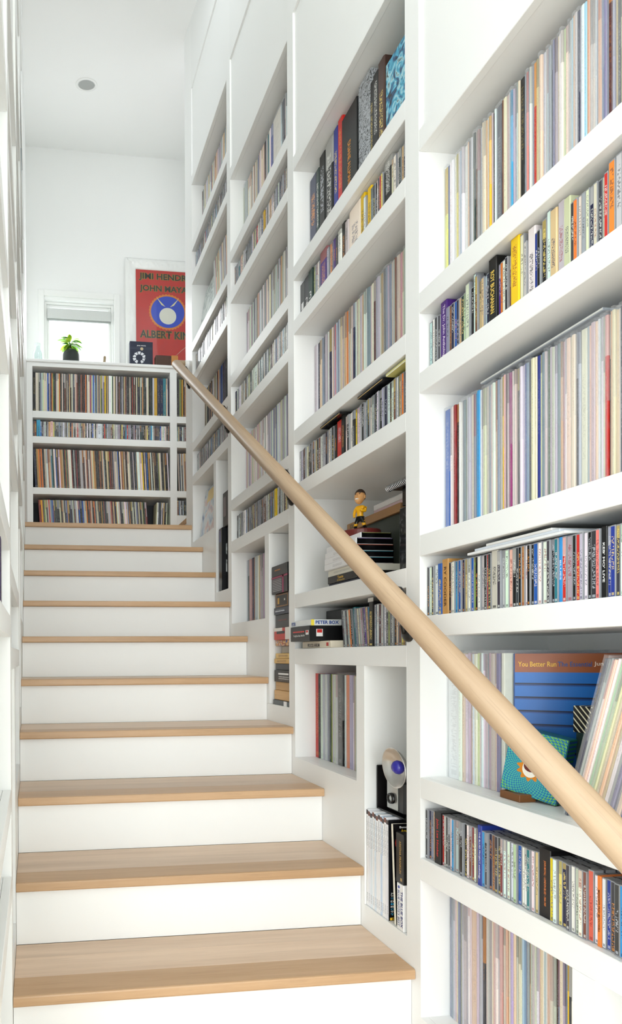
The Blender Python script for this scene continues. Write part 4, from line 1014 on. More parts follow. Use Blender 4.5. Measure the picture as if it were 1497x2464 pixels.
patch(o, 'yellow_label', (196, 180, 40), 'y', 0.2, 0.55, 0.2, 0.85)
solid('book_pile', 'pile of dark books hidden behind the stack, under the cardboard box', 'book', 1.160, 1.30, 1.88, 2.19, z0+0.0004, z0+0.2245, (44, 52, 40), 0.5)
for i, (l, c, h) in enumerate((('pink box lying on the brown cardboard box', (214, 188, 192), 0.018), ('white box lying on the pink box behind the bobblehead', (232, 230, 228), 0.018))):
    solid('flat_box', l, 'box', 1.175, 1.30, 1.86, 2.06, z0+0.2535+i*0.0185, z0+0.2535+i*0.0185+h, c, 0.5)
LEATHER = blotch('black_glossy_wrap', [(8, 8, 9), (20, 20, 22), (90, 90, 92)], 38, 4, 0.16, 1.2)
for i, (ya, yb, h, xx) in enumerate(((1.845, 1.79, 0.205, 1.215), (1.785, 1.70, 0.215, 1.10), (1.695, 1.62, 0.215, 1.09))):
    solid('black_box', ['black glossy box standing just right of the bobblehead stack', 'large black glossy box in the middle right of bobblehead shelf', 'black glossy box standing at right end of the bobblehead shelf'][i], 'box', xx, xx+0.11, yb, ya, z0+0.0004, z0+h, (14, 14, 16), 0.15, 0.004, mat=LEATHER if i else None)
nb = solid('black_case', 'black case under the spiral notebook at the shelf top right', 'case', 1.095, 1.25, 1.60, 1.76, z0+0.2155, z0+0.272, (14, 14, 16), 0.25)
nb = solid('spiral_notebook', 'black spiral-bound notebook near the top right of bobblehead shelf', 'notebook', 1.075, 1.22, 1.60, 1.80, z0+0.2725, z0+0.282, (22, 22, 24), 0.4)
pts = []
for i in range(26*12+1):
    a = 2*math.pi*i/12
    pts.append((-nb['hx']+0.0095*math.cos(a)-0.002, nb['hy']-0.2*i/(26*12), 0.0048+0.0095*math.sin(a)))
MB().tube(pts, 0.0016, 5).build('wire_coil', col_mat((206, 208, 212), 0.25, 0.9), nb, True)

# bobblehead figurine
bx, by = 1.075, 1.968
bh = thing('bobblehead_figurine', 'bobblehead figurine of a man in yellow shirt on maroon base', 'figurine', (bx, by, E+ZTOP), (0, 0, 0.62))
MB().lathe([(0, 0), (0.062, 0), (0.064, 0.002), (0.064, 0.021), (0.062, 0.024), (0.0, 0.024)], 40).build('base', col_mat((104, 36, 32), 0.4), bh, False)
def skin_body(name, verts, edges, radii, mats, parent, rule):
    me = bpy.data.meshes.new(name); me.from_pydata(verts, edges, [])
    o = link(name, me, parent)
    sk = o.modifiers.new('skin', 'SKIN'); sk.use_smooth_shade = True
    for i, r in enumerate(radii): me.skin_vertices[0].data[i].radius = (r, r)
    me.skin_vertices[0].data[0].use_root = True
    ss = o.modifiers.new('sub', 'SUBSURF'); ss.levels = 2; ss.render_levels = 2
    dg = bpy.context.evaluated_depsgraph_get()
    me2 = bpy.data.meshes.new_from_object(o.evaluated_get(dg))
    o.modifiers.clear(); o.data = me2
    me2.materials.clear()
    for m in mats: me2.materials.append(m)
    for p in me2.polygons:
        p.material_index = rule(p.center); p.use_smooth = True
    return o
zb = 0.024
# facing -x (local), y to the figure's left/right
V = [(0,0,zb+.040),(0,0,zb+.052),(0,0,zb+.068),(0,0,zb+.080),(0,0,zb+.088),          # pelvis, waist, chest, shoulders, neck
     (-.002,.009,zb+.038),(-.004,.014,zb+.022),(.002,.018,zb+.006),(-.009,.020,zb+.004),    # leg L
     (-.002,-.009,zb+.038),(-.006,-.015,zb+.023),(.002,-.018,zb+.006),(-.009,-.021,zb+.004),# leg R
     (0,.014,zb+.078),(.002,.021,zb+.064),(-.006,.018,zb+.050),(-.011,.013,zb+.048),         # arm L
     (0,-.014,zb+.078),(-.004,-.020,zb+.064),(-.014,-.013,zb+.066),(-.018,-.008,zb+.070)]    # arm R across the chest
Ed = [(0,1),(1,2),(2,3),(3,4),(0,5),(5,6),(6,7),(7,8),(0,9),(9,10),(10,11),(11,12),(3,13),(13,14),(14,15),(15,16),(3,17),(17,18),(18,19),(19,20)]
Rr = [.0105,.0095,.0115,.0095,.006,.0075,.0062,.0055,.0048,.0075,.0062,.0055,.0048,.0062,.0052,.0042,.0042,.0062,.0052,.0042,.0042]
yel, blk, skn = col_mat((246, 182, 20), 0.3), col_mat((18, 18, 20), 0.3), col_mat((226, 170, 110), 0.35)
def rule(c):
    z = c.z-zb
    if z < 0.018: return 1
    if 0.026 < z < 0.030: return 1
    if 0.030 < z < 0.047 and abs(c.y) < 0.0165 : return 1
    if z > 0.086: return 2
    return 0
skin_body('body', V, Ed, Rr, [yel, blk, skn], bh, rule)
MB().tube([(-.006+.0125*math.cos(a)+.006, .0125*math.sin(a), zb+.0475) for a in [2*math.pi*i/16 for i in range(17)]], 0.0016, 6).build('belt', blk, bh, True)
# head: face towards -x
hm = MB(); hm.ball((0, 0, 0), 0.0185, 0.0165, 0.0250, 24, 18)
hv = []
for (x, y, z) in hm.v:
    if z < -0.004: x -= 0.003*min(1, (-z-0.004)/0.012); y *= 1.0-0.10*min(1, (-z-0.004)/0.02)
    if z < -0.006 and x < 0: x *= 1.12
    if x > 0 and z < -0.012: x *= 0.8
    hv.append((x, y, z))
hm.v = hv
hd = hm.build('head', skn, bh, True); hd.location = (-0.002, 0, zb+0.088+0.026); hd.rotation_euler = (0, 0.12, 0)
MB().tube([(-.0165, 0, 0.006), (-.0188, 0, 0.000), (-.0205, 0, -0.0040), (-.017, 0, -0.0060)], [0.0016, 0.0023, 0.0030, 0.0020], 8).build('nose', skn, hd, True)
for s in (-1, 1):
    MB().ball((0.003, s*0.0165, 0.0), 0.0045, 0.0022, 0.0062, 10, 8).build('ear', skn, hd, True)
    MB().ball((-0.0163, s*0.0062, 0.0055), 0.0016, 0.0030, 0.0014, 10, 8).build('eye', col_mat((40, 28, 22), 0.2), hd, True)
    MB().tube([(-.0160, s*0.0030, 0.0090), (-.0155, s*0.0065, 0.0100), (-.0130, s*0.0098, 0.0090)], 0.0010, 6).build('eyebrow', col_mat((44, 28, 22), 0.6), hd, True)
MB().ball((-0.0205, 0, -0.0120), 0.0028, 0.0062, 0.0024, 12, 8).build('teeth', col_mat((240, 238, 232), 0.2), hd, True)
hm = MB(); hm.ball((0.0012, 0, 0.0025), 0.0195, 0.0177, 0.0250, 24, 18)
keepf = []; 
for f in hm.f:
    c = [sum(hm.v[i][k] for i in f)/len(f) for k in range(3)]
    if c[2] > 0.0125 or (c[0] > 0.004 and c[2] > -0.004): keepf.append(f)
hm.f = keepf; hm.mi = [0]*len(keepf)
ho = hm.build('hair', blotch('dark_brown_hair', [(40, 26, 20), (62, 42, 30)], 300, 3, 0.5), hd, True)
ho.modifiers.new('thick', 'SOLIDIFY').thickness = 0.0012

# ---- second bay, sixth shelf: boxed sets sticking out at the left ----
z6e = 0.023
o = solid('boxed_set', 'cream boxed set lettered in black at bottom left of sixth shelf', 'box set', 0.984, 1.10, 1.995, 2.218, z6e+0.0004, z6e+0.0245, (226, 216, 196), 0.5)
face_text(o, 'PROCOL HARUM', (60, 44, 40), 'x', 0.42, 0.40, 0.095, 0.012, 0.02)
patch(o, 'red_seal', (190, 50, 44), 'x', 0.86, 0.93, 0.25, 0.75)
z = z6e+0.0248
o = solid('boxed_set', 'black boxed set with red and white lettering sticking out over the post', 'box set', 0.944, 1.075, 2.068, 2.232, z, z+0.053, (18, 18, 20), 0.35)
patch(o, 'red_print', None, 'x', 0.14, 0.72, 0.52, 0.72, mat=scribble('red_print', (18, 18, 20), (200, 44, 40), 110, 0.45))
face_text(o, 'The Big Hits of Stax 1968-1974', (236, 236, 236), 'x', 0.46, 0.36, 0.095, 0.0085, 0.016)
patch(o, 'snap_logo', (236, 236, 236), 'x', 0.80, 0.94, 0.42, 0.72)
patch(o, 'snap_logo_red', (200, 44, 40), 'x', 0.82, 0.92, 0.56, 0.70, lift=0.0008)
patch(o, 'end_logo', (236, 236, 236), 'y', 0.18, 0.36, 0.30, 0.78)
patch(o, 'end_logo_red', (200, 44, 40), 'y', 0.20, 0.34, 0.54, 0.76, lift=0.0008)
z += 0.0534
o = solid('boxed_set', 'white boxed set with blue lettering on top of the black one', 'box set', 0.948, 1.06, 2.066, 2.236, z, z+0.021, (226, 230, 232), 0.4)
face_text(o, 'PETER BOX', (24, 70, 150), 'y', 0.52, 0.52, 0.085, 0.012, 0.03)
face_text(o, 'PETER', (24, 70, 150), 'x', 0.14, 0.5, 0.036, 0.012, 0.03)
patch(o, 'yellow_corner', (236, 216, 70), 'y', 0.0, 0.10, 0.0, 1.0)
solid('black_case', 'black case standing behind the white blue-lettered boxed set', 'case', 1.09, 1.22, 2.06, 2.245, z6e+0.026, z6e+0.140, (18, 18, 20), 0.4)
solid('white_card', 'white index card sticking up among the discs of sixth shelf', 'card', 1.02, 1.0208, 1.792, 1.822, z6e+0.1375, z6e+0.1500, (226, 226, 222), 0.5, 0.0002)

# ---- second bay, tall compartment: magazines, camera, books ----
ZT = TALLB+dz1          # floor of the compartment
yy = 1.7595
MC = [(240,240,242), (236,238,244), (226,236,244), (240,240,240), (214,228,240), (238,238,240), (240,240,242), (196,214,236), (240,240,240), (236,236,240), (226,226,232)]
PRM = scribble('magazine_spine_print', (240, 240, 242), (150, 152, 160), 260, 0.52)
for i in range(11):
    t = [0.0095, 0.0105, 0.0115, 0.0098][i % 4]
    zz = ZT+0.0004
    o = solid('music_magazine', 'white-spined magazine, %s from left in the tall compartment' % ordinal(i+1), 'magazine', W+0.004, W+0.215, yy-t, yy, zz, zz+0.286-0.003*(i % 3), MC[i], 0.3, 0.0012, 'white-spined magazines in the tall compartment')
    patch(o, 'title_print', None, 'x', 0.25, 0.75, 0.62, 0.93, mat=PRM)
    patch(o, 'picture_top', (120, 70, 56) if i % 2 else (60, 50, 54), 'x', 0.05, 0.95, 0.95, 0.995)
    patch(o, 'foot_print', None, 'x', 0.3, 0.7, 0.04, 0.14, mat=PRM)
    yy -= t+0.0003
    last = o
# printed cover of the last one
patch(last, 'cover', (14, 16, 22), 'y', 0.0, 1.0, 0.0, 1.0, 0.25)
for i, (s, c) in enumerate((('JO', (236,236,236)), ('THE', (236,236,236)), ('THE', (60,170,220)), ('DAVI', (236,236,236)), ('ELTO', (60,170,220)), ('ISAA', (236,236,236)), ('CURT', (60,170,220)), ('THE R', (236,236,236)), ('T. REX', (60,170,220)))):
    wt = 0.0072*len(s)
    face_text(last, s, c, 'y', (0.006+wt/2)/0.211, 0.27-0.026*i, wt, 0.0052, 0.02)
patch(last, 'yellow_flash', (240, 190, 40), 'y', 0.02, 0.18, 0.005, 0.03, lift=0.0008)
face_text(last, 'PLUS!', (20, 20, 20), 'y', 0.10, 0.0175, 0.022, 0.0055, 0.03).location.y -= 0.0006
# leaning magazine with a black cover
lm = thing('leaning_magazine', 'black-covered magazine leaning against the white-spined magazines', 'magazine', (W+0.006, 1.6180, E+ZT+0.0012), (-0.0, 0, 0))
lm.rotation_euler = (-0.055, 0, 0)
MB().bbox(0, 0.21, -0.008, 0, 0, 0.275, 0.001).build('pages', col_mat((232, 226, 210), 0.5), lm)
MB().box(0.001, 0.21, -0.0085, -0.0079, 0.0, 0.275).build('cover', col_mat((16, 14, 16), 0.25), lm)
def lt(s, c, x, z, w, h): text(s, w, h, col_mat(c, 0.4), lm, (x, -0.0092, z), (1, 0, 0), (0, 0, 1), 0.025)
MB().lathe([(0.016, -0.0092), (0.030, -0.0092), (0.030, -0.0086), (0.016, -0.0086)], 32, M=Matrix.Rotation(R90, 4, 'X') @ Matrix.Scale(-1, 4, (0,0,1))).build('red_ring', col_mat((206, 40, 30), 0.3), lm).location = (0.036, 0, 0.222)
lt('Bowie', (230,230,230), 0.034, 0.266, 0.030, 0.006); lt('Ame', (240,200,40), 0.034, 0.256, 0.022, 0.008)
lt('HO', (245,214,40), 0.034, 0.172, 0.036, 0.019); lt('D', (245,214,40), 0.028, 0.142, 0.017, 0.018)
for i, (s, c) in enumerate((('IS', (240,200,40)), ('PAT', (240,200,40)), ('BTO', (240,214,60)), ('LE', (240,214,60)))):
    lt(s, c, 0.020+0.004*len(s), 0.112-0.021*i, 0.008*len(s), 0.008)
solid('white_book', 'white-spined book standing at the back of the tall compartment', 'book', W+0.03, W+0.24, 1.5525, 1.566, ZT+0.0004, ZT+0.345, (238, 238, 240), 0.4)
bb = solid('boxed_set', 'white boxed set with blue italic lettering low in the tall compartment', 'box set', W+0.0015, W+0.02, 1.567, 1.598, ZT+0.0004, ZT+0.126, (240, 240, 240), 0.4)
text("BLUE NOTE'S BEST", 0.098, 0.0085, col_mat((40, 60, 130), 0.4), bb, (-bb['hx']-0.0004, 0.006, 0.058), (0, 0, -1), (0, -1, 0))
text('THE BLUE BOX', 0.098, 0.0095, col_mat((30, 40, 120), 0.4), bb, (-bb['hx']-0.0004, -0.0075, 0.058), (0, 0, -1), (0, -1, 0), 0.02)
m = MB(); m.prism([(0.006+0.004*math.cos(2*math.pi*i/14), 0.1155+0.004*math.sin(2*math.pi*i/14)) for i in range(14)], 0, -bb['hx']-0.0006, -bb['hx']); m.build('blue_dot', col_mat((40, 60, 150), 0.4), bb)
ab = solid('boxed_set', 'black boxed set with gold lettering above the white blue-lettered one', 'box set', W+0.0015, W+0.028, 1.567, 1.602, ZT+0.1264, ZT+0.262, (26, 25, 24), 0.35)
text('ARETHA FRANKLIN', 0.088, 0.0078, col_mat((196, 158, 84), 0.35), ab, (-ab['hx']-0.0004, -0.004, 0.072), (0, 0, -1), (0, -1, 0))
patch(ab, 'gold_line', (120, 100, 60), 'x', 0.48, 0.50, 0.22, 0.85)
patch(ab, 'gold_emblem', (170, 138, 74), 'x', 0.60, 0.80, 0.06, 0.12)
# vintage flash camera in its open case, on top of the magazines
zc = ZT+0.2872
vc = thing('vintage_camera', 'vintage black camera with silver flash reflector and blue bulb', 'camera', (W+0.035, 1.680, E+zc))
m = MB(); m.bbox(0, 0.085, 0.0745, 0.079, 0.0, 0.130, 0.002); m.bbox(0, 0.085, -0.06, 0.0742, 0.0, 0.0045, 0.002); m.bbox(0.081, 0.085, -0.06, 0.0742, 0.0048, 0.130, 0.001)
m.build('open_case', col_mat((22, 20, 20), 0.35), vc)
MB().bbox(0.012, 0.075, -0.045, 0.045, 0.006, 0.100, 0.006).build('camera_body', col_mat((16, 16, 17), 0.3), vc)
MB().bbox(0.0085, 0.0125, -0.018, 0.036, 0.014, 0.092, 0.001).build('front_plate', col_mat((176, 178, 176), 0.3, 0.8), vc)
le = MB().lathe([(0.0, 0.004), (0.009, 0.004), (0.010, 0.008), (0.015, 0.008), (0.016, 0.0)], 24, M=Matrix.Translation((0.0088, 0.010, 0.045)) @ Matrix.Rotation(-R90, 4, 'Y')).build('lens', col_mat((14, 14, 15), 0.2), vc, True)
MB().lathe([(0.0, 0.0052), (0.0075, 0.0044)], 20, M=Matrix.Translation((0.0088, 0.010, 0.045)) @ Matrix.Rotation(-R90, 4, 'Y')).build('lens_glass', col_mat((190, 195, 196), 0.1), le, True)
MD = Matrix.Translation((-0.030, -0.0765, 0.150)) @ Matrix.Rotation(-R90-0.08, 4, 'Y')
prof = [(0.006, -0.022), (0.018, -0.020), (0.032, -0.012), (0.045, -0.002), (0.054, 0.009), (0.0555, 0.0095), (0.0555, 0.0085), (0.046, -0.004), (0.032, -0.0145), (0.018, -0.0225), (0.006, -0.0245)]
fl = MB().lathe(prof, 48, M=MD).build('flash_reflector', col_mat((222, 222, 220), 0.28, 0.95), vc, True)
MB().lathe([(0.0, 0.012), (0.010, 0.0105), (0.017, 0.004), (0.0195, -0.004), (0.017, -0.012), (0.008, -0.018)], 28, M=MD).build('blue_bulb', col_mat((46, 44, 150), 0.15), fl, True)
MB().tube([tuple(MD @ Vector((0, 0, -0.023))), tuple(MD @ Vector((0, 0, -0.045))), (0.03, -0.055, 0.115), (0.03, -0.052, 0.06)], 0.009, 12).build('flash_handle', col_mat((30, 30, 31), 0.3), vc, True)

# ---- third bay, tall compartment: stack of boxed sets ----
zq = [-0.2066, -0.184, -0.145, -0.110, -0.062, -0.0352, -0.0152, 0.0065, 0.0365, 0.061, 0.110, 0.1645, 0.1935, 0.250, 0.320, 0.365]
TS = [((52,58,60),'dark grey box with white end, bottom of the third bay stack'), ((206,164,104),'lower wooden tan box in the third bay stack'), ((210,168,106),'upper wooden tan box in the third bay stack'), ((24,24,26),'black box with white script lettering in the third bay stack'), ((22,22,24),'thin black box above the script-lettered one in stack'), ((214,170,84),'tan book below the golden one in the third bay stack'), ((222,182,90),'golden book in the middle of the third bay stack'), ((190,184,170),'small grey box set back in the middle of the stack'), ((206,140,70),'box with multicoloured wavy stripes in the third bay stack'), ((196,48,36),'red and white box in the third bay stack'), ((26,26,27),'plain black box with dim red print in the third bay stack'), ((28,38,60),'navy box with white lettering in the third bay stack'), ((40,30,24),'dark box framed in gold in the third bay stack'), ((28,22,28),'black box with magenta edge and small print, near stack top'), ((30,32,36),'black box topping the third bay stack')]
WOODB = oak('box_wood', 1, (196, 150, 92), (220, 178, 116), 0.45)
WAVE = blotch('wavy_stripe_print', [(30, 60, 140), (226, 206, 170), (196, 90, 40), (120, 60, 30), (230, 190, 120)], 30, 0, 0.35, 2.5)
for i, (c, l) in enumerate(TS):
    za, zz = zq[i], zq[i+1]-0.0004
    x0 = W+(0.012 if i % 2 else 0.018); y1 = 2.500
    if i in (13, 14): x0 = W+0.006; y1 = 2.510
    if i == 7: x0 = W+0.045
    if i == 0: x0 = W+0.006
    o = solid('boxed_set', l, 'box set', x0, x0+0.15, 2.345 if i not in (0,) else 2.33, y1, za, zz, c, 0.35, 0.0015, mat=WOODB if i in (1, 2) else (WAVE if i == 8 else None))
    if i == 0: patch(o, 'white_end', (236,236,236), 'x', 0.66, 0.84, 0.05, 0.95)
    if i == 3:
        patch(o, 'script_title', None, 'x', 0.28, 0.95, 0.62, 0.86, mat=scribble('script_print', (24,24,26), (236,236,236), 55, 0.38))
        patch(o, 'small_print', None, 'x', 0.30, 0.95, 0.15, 0.52, mat=scribble('small_white_print', (24,24,26), (190,190,190), 130, 0.5))
    if i in (5, 6): patch(o, 'title', None, 'x', 0.2, 0.8, 0.3, 0.7, mat=scribble('brown_print_%d' % i, c, (110,70,30), 120, 0.5))
    if i == 9:
        patch(o, 'white_band', (236,232,226), 'x', 0.0, 0.55, 0.72, 1.0); patch(o, 'black_wedge', (24,24,26), 'x', 0.18, 0.70, 0.5, 0.72, lift=0.0008); patch(o, 'white_end', (236,232,226), 'x', 0.74, 1.0, 0.0, 1.0)
    if i == 10: patch(o, 'red_print', None, 'x', 0.2, 0.75, 0.48, 0.62, mat=scribble('dim_red_print', (26,26,27), (110,44,36), 120, 0.45))
    if i == 11: patch(o, 'white_print', None, 'x', 0.08, 0.7, 0.32, 0.68, mat=scribble('white_title_print', (28,38,60), (210,216,224), 130, 0.45))
    if i == 12:
        patch(o, 'gold_frame', (150,104,58), 'x', 0.04, 0.82, 0.05, 0.95); patch(o, 'black_field', (20,18,16), 'x', 0.08, 0.78, 0.13, 0.87, lift=0.0007); patch(o, 'gold_mark', (200,150,50), 'x', 0.16, 0.28, 0.25, 0.7, lift=0.001); patch(o, 'white_mark', (220,214,200), 'x', 0.60, 0.66, 0.45, 0.6, lift=0.001)
    if i == 13:
        patch(o, 'magenta_edge', (150,30,84), 'x', 0.68, 0.76, 0.0, 1.0); patch(o, 'magenta_top', (150,34,80), 'x', 0.0, 1.0, 0.90, 1.0); patch(o, 'small_print', None, 'x', 0.06, 0.64, 0.12, 0.84, mat=scribble('dense_print', (28,22,28), (150,146,150), 150, 0.3))
    if i == 14: patch(o, 'gold_print', None, 'x', 0.2, 0.55, 0.42, 0.62, mat=scribble('gold_print', (30,32,36), (170,104,40), 110, 0.4))
# ---- farthest bay: black boxes and records shown face out ----
ZB1 = TALLB+dz1*3
o = solid('boxed_set', 'tall black box with white figures, lower one in farthest tall compartment', 'box set', W+0.004, W+0.22, 3.20, 3.255, ZB1+0.0004, ZB1+0.335, (22, 24, 28), 0.35, 0.004)
patch(o, 'white_figures', None, 'y', 0.10, 0.9, 0.30, 0.75, mat=blotch('figure_print', [(18,20,22), (20,22,24), (30,34,36), (190,196,196), (210,214,214)], 24, 1, 0.35, 0.4))
patch(o, 'blue_stripe', (70, 72, 120), 'x', 0.2, 0.6, 0.78, 0.96)
o = solid('boxed_set', 'black box, upper one in the farthest tall compartment', 'box set', W+0.02, W+0.20, 3.10, 3.235, ZB1+0.3358, ZB1+0.52, (24, 23, 25), 0.35, 0.004)
patch(o, 'grey_label', (110, 96, 96), 'x', 0.1, 0.4, 0.3, 0.85)
o = solid('black_box', 'black box under the upper black box, farthest tall compartment', 'box', W+0.03, W+0.20, 3.10, 3.195, ZB1+0.0004, ZB1+0.3352, (20, 20, 22), 0.4, 0.003)
SK = blotch('ink_sketch_print', [(232,238,238), (226,234,232), (214,224,222), (150,166,166), (228,236,234)], 16, 4, 0.3, 1.6)
BLU = blotch('pale_blue_print', [(80,100,150), (150,170,196), (206,216,222), (222,216,214), (212,180,176), (150,172,200)], 9, 3, 0.3, 1.0)
for (nm, l, z, yfar, mat, lean) in (('record_cover', 'record with pale ink drawing shown face out in farthest bay', SH[2][0]+dz1*3, 3.782, SK, 0.16), ('record_cover', 'pale blue record cover shown face out in farthest bottom compartment', LPB+dz1*3, 3.772, BLU, 0.14)):
    o = thing(nm, l, 'record', (W+0.035, yfar, E+z+0.0004), (0, lean, 0))
    MB().bbox(0, 0.006, -0.31, 0, 0.0, 0.315, 0.0008).build('jacket', col_mat((226, 230, 230), 0.35), o)
    MB().box(-0.0005, 0.0002, -0.309, -0.001, 0.001, 0.314).build('front_print', mat, o)
    if mat is BLU: MB().box(-0.0012, 0.0, -0.20, -0.07, 0.225, 0.30).build('yellow_label', col_mat((232, 206, 136), 0.4), o)

# ---- left wall: the few spines that reach the edge of their shelves ----
def left_item(nm, l, cat, d, y0, y1, z0, h, c):
    o = thing(nm, l, cat, (XL-d, (y0+y1)/2, E+z0+0.0004))
    MB().bbox(-0.14, 0, -(y1-y0)/2, (y1-y0)/2, 0, h, 0.001).build('body', col_mat(c, 0.35), o)
left_item('hardback_book', 'navy book edge on the top shelf of the farthest left bookcase', 'book', 0.004, 3.30, 3.36, SH[0][0]+dz1*3, 0.28, (34, 42, 84))
left_item('hardback_book', 'grey-blue book edge at the far end of left top shelf', 'book', 0.003, 3.55, 3.62, SH[0][0]+dz1*3, 0.30, (120, 140, 150))
left_item('compact_disc', 'dark purple disc case at the left edge of the photograph', 'compact disc', 0.004, 1.165, 1.20, SH[3][0], 0.125, (44, 30, 70))
left_item('vinyl_record', 'grey record edge low in the second left bookcase', 'record', 0.022, 2.06, 2.068, LPB+dz1, 0.315, (130, 132, 140))

# ================================================================ ledge under the window
def ledge(x, y): return (x, y, LEDGE+0.0004)
# potted plant
pp = thing('potted_plant', 'small leafy plant in a black pot on the window ledge', 'plant', ledge(0.305, 5.135))
MB().lathe([(0.0, 0.0), (0.060, 0.0), (0.068, 0.006), (0.071, 0.03), (0.071, 0.085), (0.066, 0.105), (0.052, 0.120), (0.046, 0.122), (0.044, 0.116), (0.0, 0.112)], 36).build('pot', col_mat((26, 34, 32), 0.45), pp, True)
MB().lathe([(0.0, 0.1135), (0.043, 0.1170)], 20).build('soil', col_mat((52, 38, 28), 0.9), pp, True)
tk = MB().tube([(0, 0, 0.112), (-0.004, 0, 0.14), (-0.007, 0.002, 0.165), (-0.008, 0.002, 0.185)], [0.012, 0.0105, 0.0085, 0.005], 10).build('trunk', blotch('trunk_bark', [(84, 66, 44), (128, 108, 74)], 120, 3, 0.8), pp, True)
def leaf_mesh(mat):
    m = MB(); L, wd = 0.075, 0.017
    prof = [(0, 0.002), (0.15, 0.45), (0.4, 0.95), (0.6, 1.0), (0.8, 0.72), (0.93, 0.35), (1.0, 0.02)]
    for i in range(len(prof)-1):
        a, b = prof[i], prof[i+1]
        za, zb_ = -0.35*L*a[0]**2, -0.35*L*b[0]**2
        for s in (-1, 1):
            m.quadface((a[0]*L, 0, za), (b[0]*L, 0, zb_), (b[0]*L, s*b[1]*wd, zb_+0.12*b[1]*wd), (a[0]*L, s*a[1]*wd, za+0.12*a[1]*wd))
    me = m.mesh('leaf', mat, True)
    return me
def leafmat(name, c):
    m = NT(name)
    co = m.node('ShaderNodeTexCoord').outputs['Object']
    m.base(m.mix(m.noise(co, 60, 2), rgb(tuple(int(v*0.85) for v in c)), rgb(c))); m.rough(0.4)
    tl = m.node('ShaderNodeBsdfTranslucent'); tl.inputs[0].default_value = rgb(tuple(min(255, int(v*1.15)) for v in c))
    mx = m.node('ShaderNodeMixShader'); mx.inputs[0].default_value = 0.45
    m.t.links.new(m.b.outputs[0], mx.inputs[1]); m.t.links.new(tl.outputs[0], mx.inputs[2])
    m.t.links.new(mx.outputs[0], m.n['Material Output'].inputs['Surface'])
    return m.m
LM = [leaf_mesh(leafmat('leaf_green', (120, 172, 62))), leaf_mesh(leafmat('leaf_dark_green', (66, 124, 52))), leaf_mesh(leafmat('leaf_lime', (186, 208, 70)))]
rs = random.Random(5)
for i in range(46):
    az = rs.uniform(0, 2*math.pi); el = rs.uniform(-1.0, 0.75)
    o = link('leaf', LM[rs.choice([0, 0, 1, 2])], pp)
    o.location = (-0.008+0.012*math.cos(az), 0.002+0.012*math.sin(az), 0.185+0.022*math.sin(el)+rs.uniform(-0.012, 0.012))
    o.rotation_euler = (0, -el, az); s = rs.uniform(0.85, 1.35); o.scale = (s, s, s)
o = link('leaf', LM[2], pp); o.location = (0.02, 0.0, 0.205); o.rotation_euler = (0.3, 0.25, -0.25); o.scale = (2.0, 2.0, 2.0)
# glass bottle
gb = MB().lathe([(0.0, 0.0), (0.040, 0.0), (0.043, 0.004), (0.043, 0.10), (0.040, 0.118), (0.028, 0.135), (0.026, 0.165), (0.030, 0.170), (0.030, 0.182), (0.026, 0.182), (0.024, 0.166), (0.026, 0.134), (0.037, 0.116), (0.040, 0.10), (0.040, 0.006), (0.0, 0.004)], 28).build('glass_bottle', 'bottle_glass', None, True)
gb.location = ledge(0.036, 5.17)
tag(gb, 'clear glass bottle at the left end of the window ledge', 'bottle')
# ornate white frame with a red poster
FX0, FX1, FZ1 = 0.788, 1.535, E+3.44-LEDGE
pf = thing('framed_poster', 'red concert poster in a carved white frame leaning on the wall', 'poster', (0, 5.352, LEDGE+0.0004), (-0.018, 0, 0))
FW = 0.094
def relief(u, v, s):
    a = math.sin(u*95+2.2*math.sin(v*60+s))+math.sin(v*80+1.7*math.sin(u*55+s*2))
    return 0.007*abs(a)**0.7
def frame_strip(poly, s):
    """poly: outer-a, outer-b, inner-b, inner-a in (x, z); carved grid between"""
    m = MB(); nu, nv = 60, 9
    for j in range(nv+1):
        for i in range(nu+1):
            u, v = i/nu, j/nv
            ax = poly[0][0]*(1-u)+poly[1][0]*u; az = poly[0][1]*(1-u)+poly[1][1]*u
            bx_ = poly[3][0]*(1-u)+poly[2][0]*u; bz_ = poly[3][1]*(1-u)+poly[2][1]*u
            x = ax*(1-v)+bx_*v; zz = az*(1-v)+bz_*v
            edge = min(1, 4*v, 4*(1-v))
            y = -0.012*math.sin(math.pi*min(1, v*0.9+0.1))-edge*relief(x, zz, s)-0.004
            m.v.append((x, y, zz))
    for j in range(nv):
        for i in range(nu):
            a = j*(nu+1)+i; m.f.append((a, a+1, a+nu+2, a+nu+1)); m.mi.append(0)
    n = len(m.v)
    # flat back
    m.v += [(p[0], 0.0, p[1]) for p in poly]; m.f.append((n, n+1, n+2, n+3)); m.mi.append(0)
    for (ia, ib, ja, jb) in ((0, nu, n, n+1), (nv*(nu+1), nv*(nu+1)+nu, n+3, n+2)):
        rng = list(range(ia, ib+1)) if True else []
        m.f.append(tuple(rng)+(jb, ja)); m.mi.append(0)
    return m
z0_, z1_ = 0.0, FZ1
cor = [(FX0, z0_), (FX1, z0_), (FX1, z1_), (FX0, z1_)]
inn = [(FX0+FW, z0_+FW), (FX1-FW, z0_+FW), (FX1-FW, z1_-FW), (FX0+FW, z1_-FW)]
for i in range(4):
    j = (i+1) % 4
    frame_strip([cor[i], cor[j], inn[j], inn[i]], i*1.3).build('frame_side', 'frame_paint', pf, True)
def poster_paper():
    m = NT('poster_red')
    co = m.node('ShaderNodeTexCoord').outputs['Object']
    m.base(m.mix(m.noise(co, 14, 4), rgb((176, 16, 10)), rgb((204, 24, 12)))); m.rough(0.3)
poster_paper()
MB().box(FX0+FW-0.004, FX1-FW+0.004, -0.004, -0.002, z0_+FW-0.004, z1_-FW+0.004).build('poster_sheet', 'poster_red', pf)
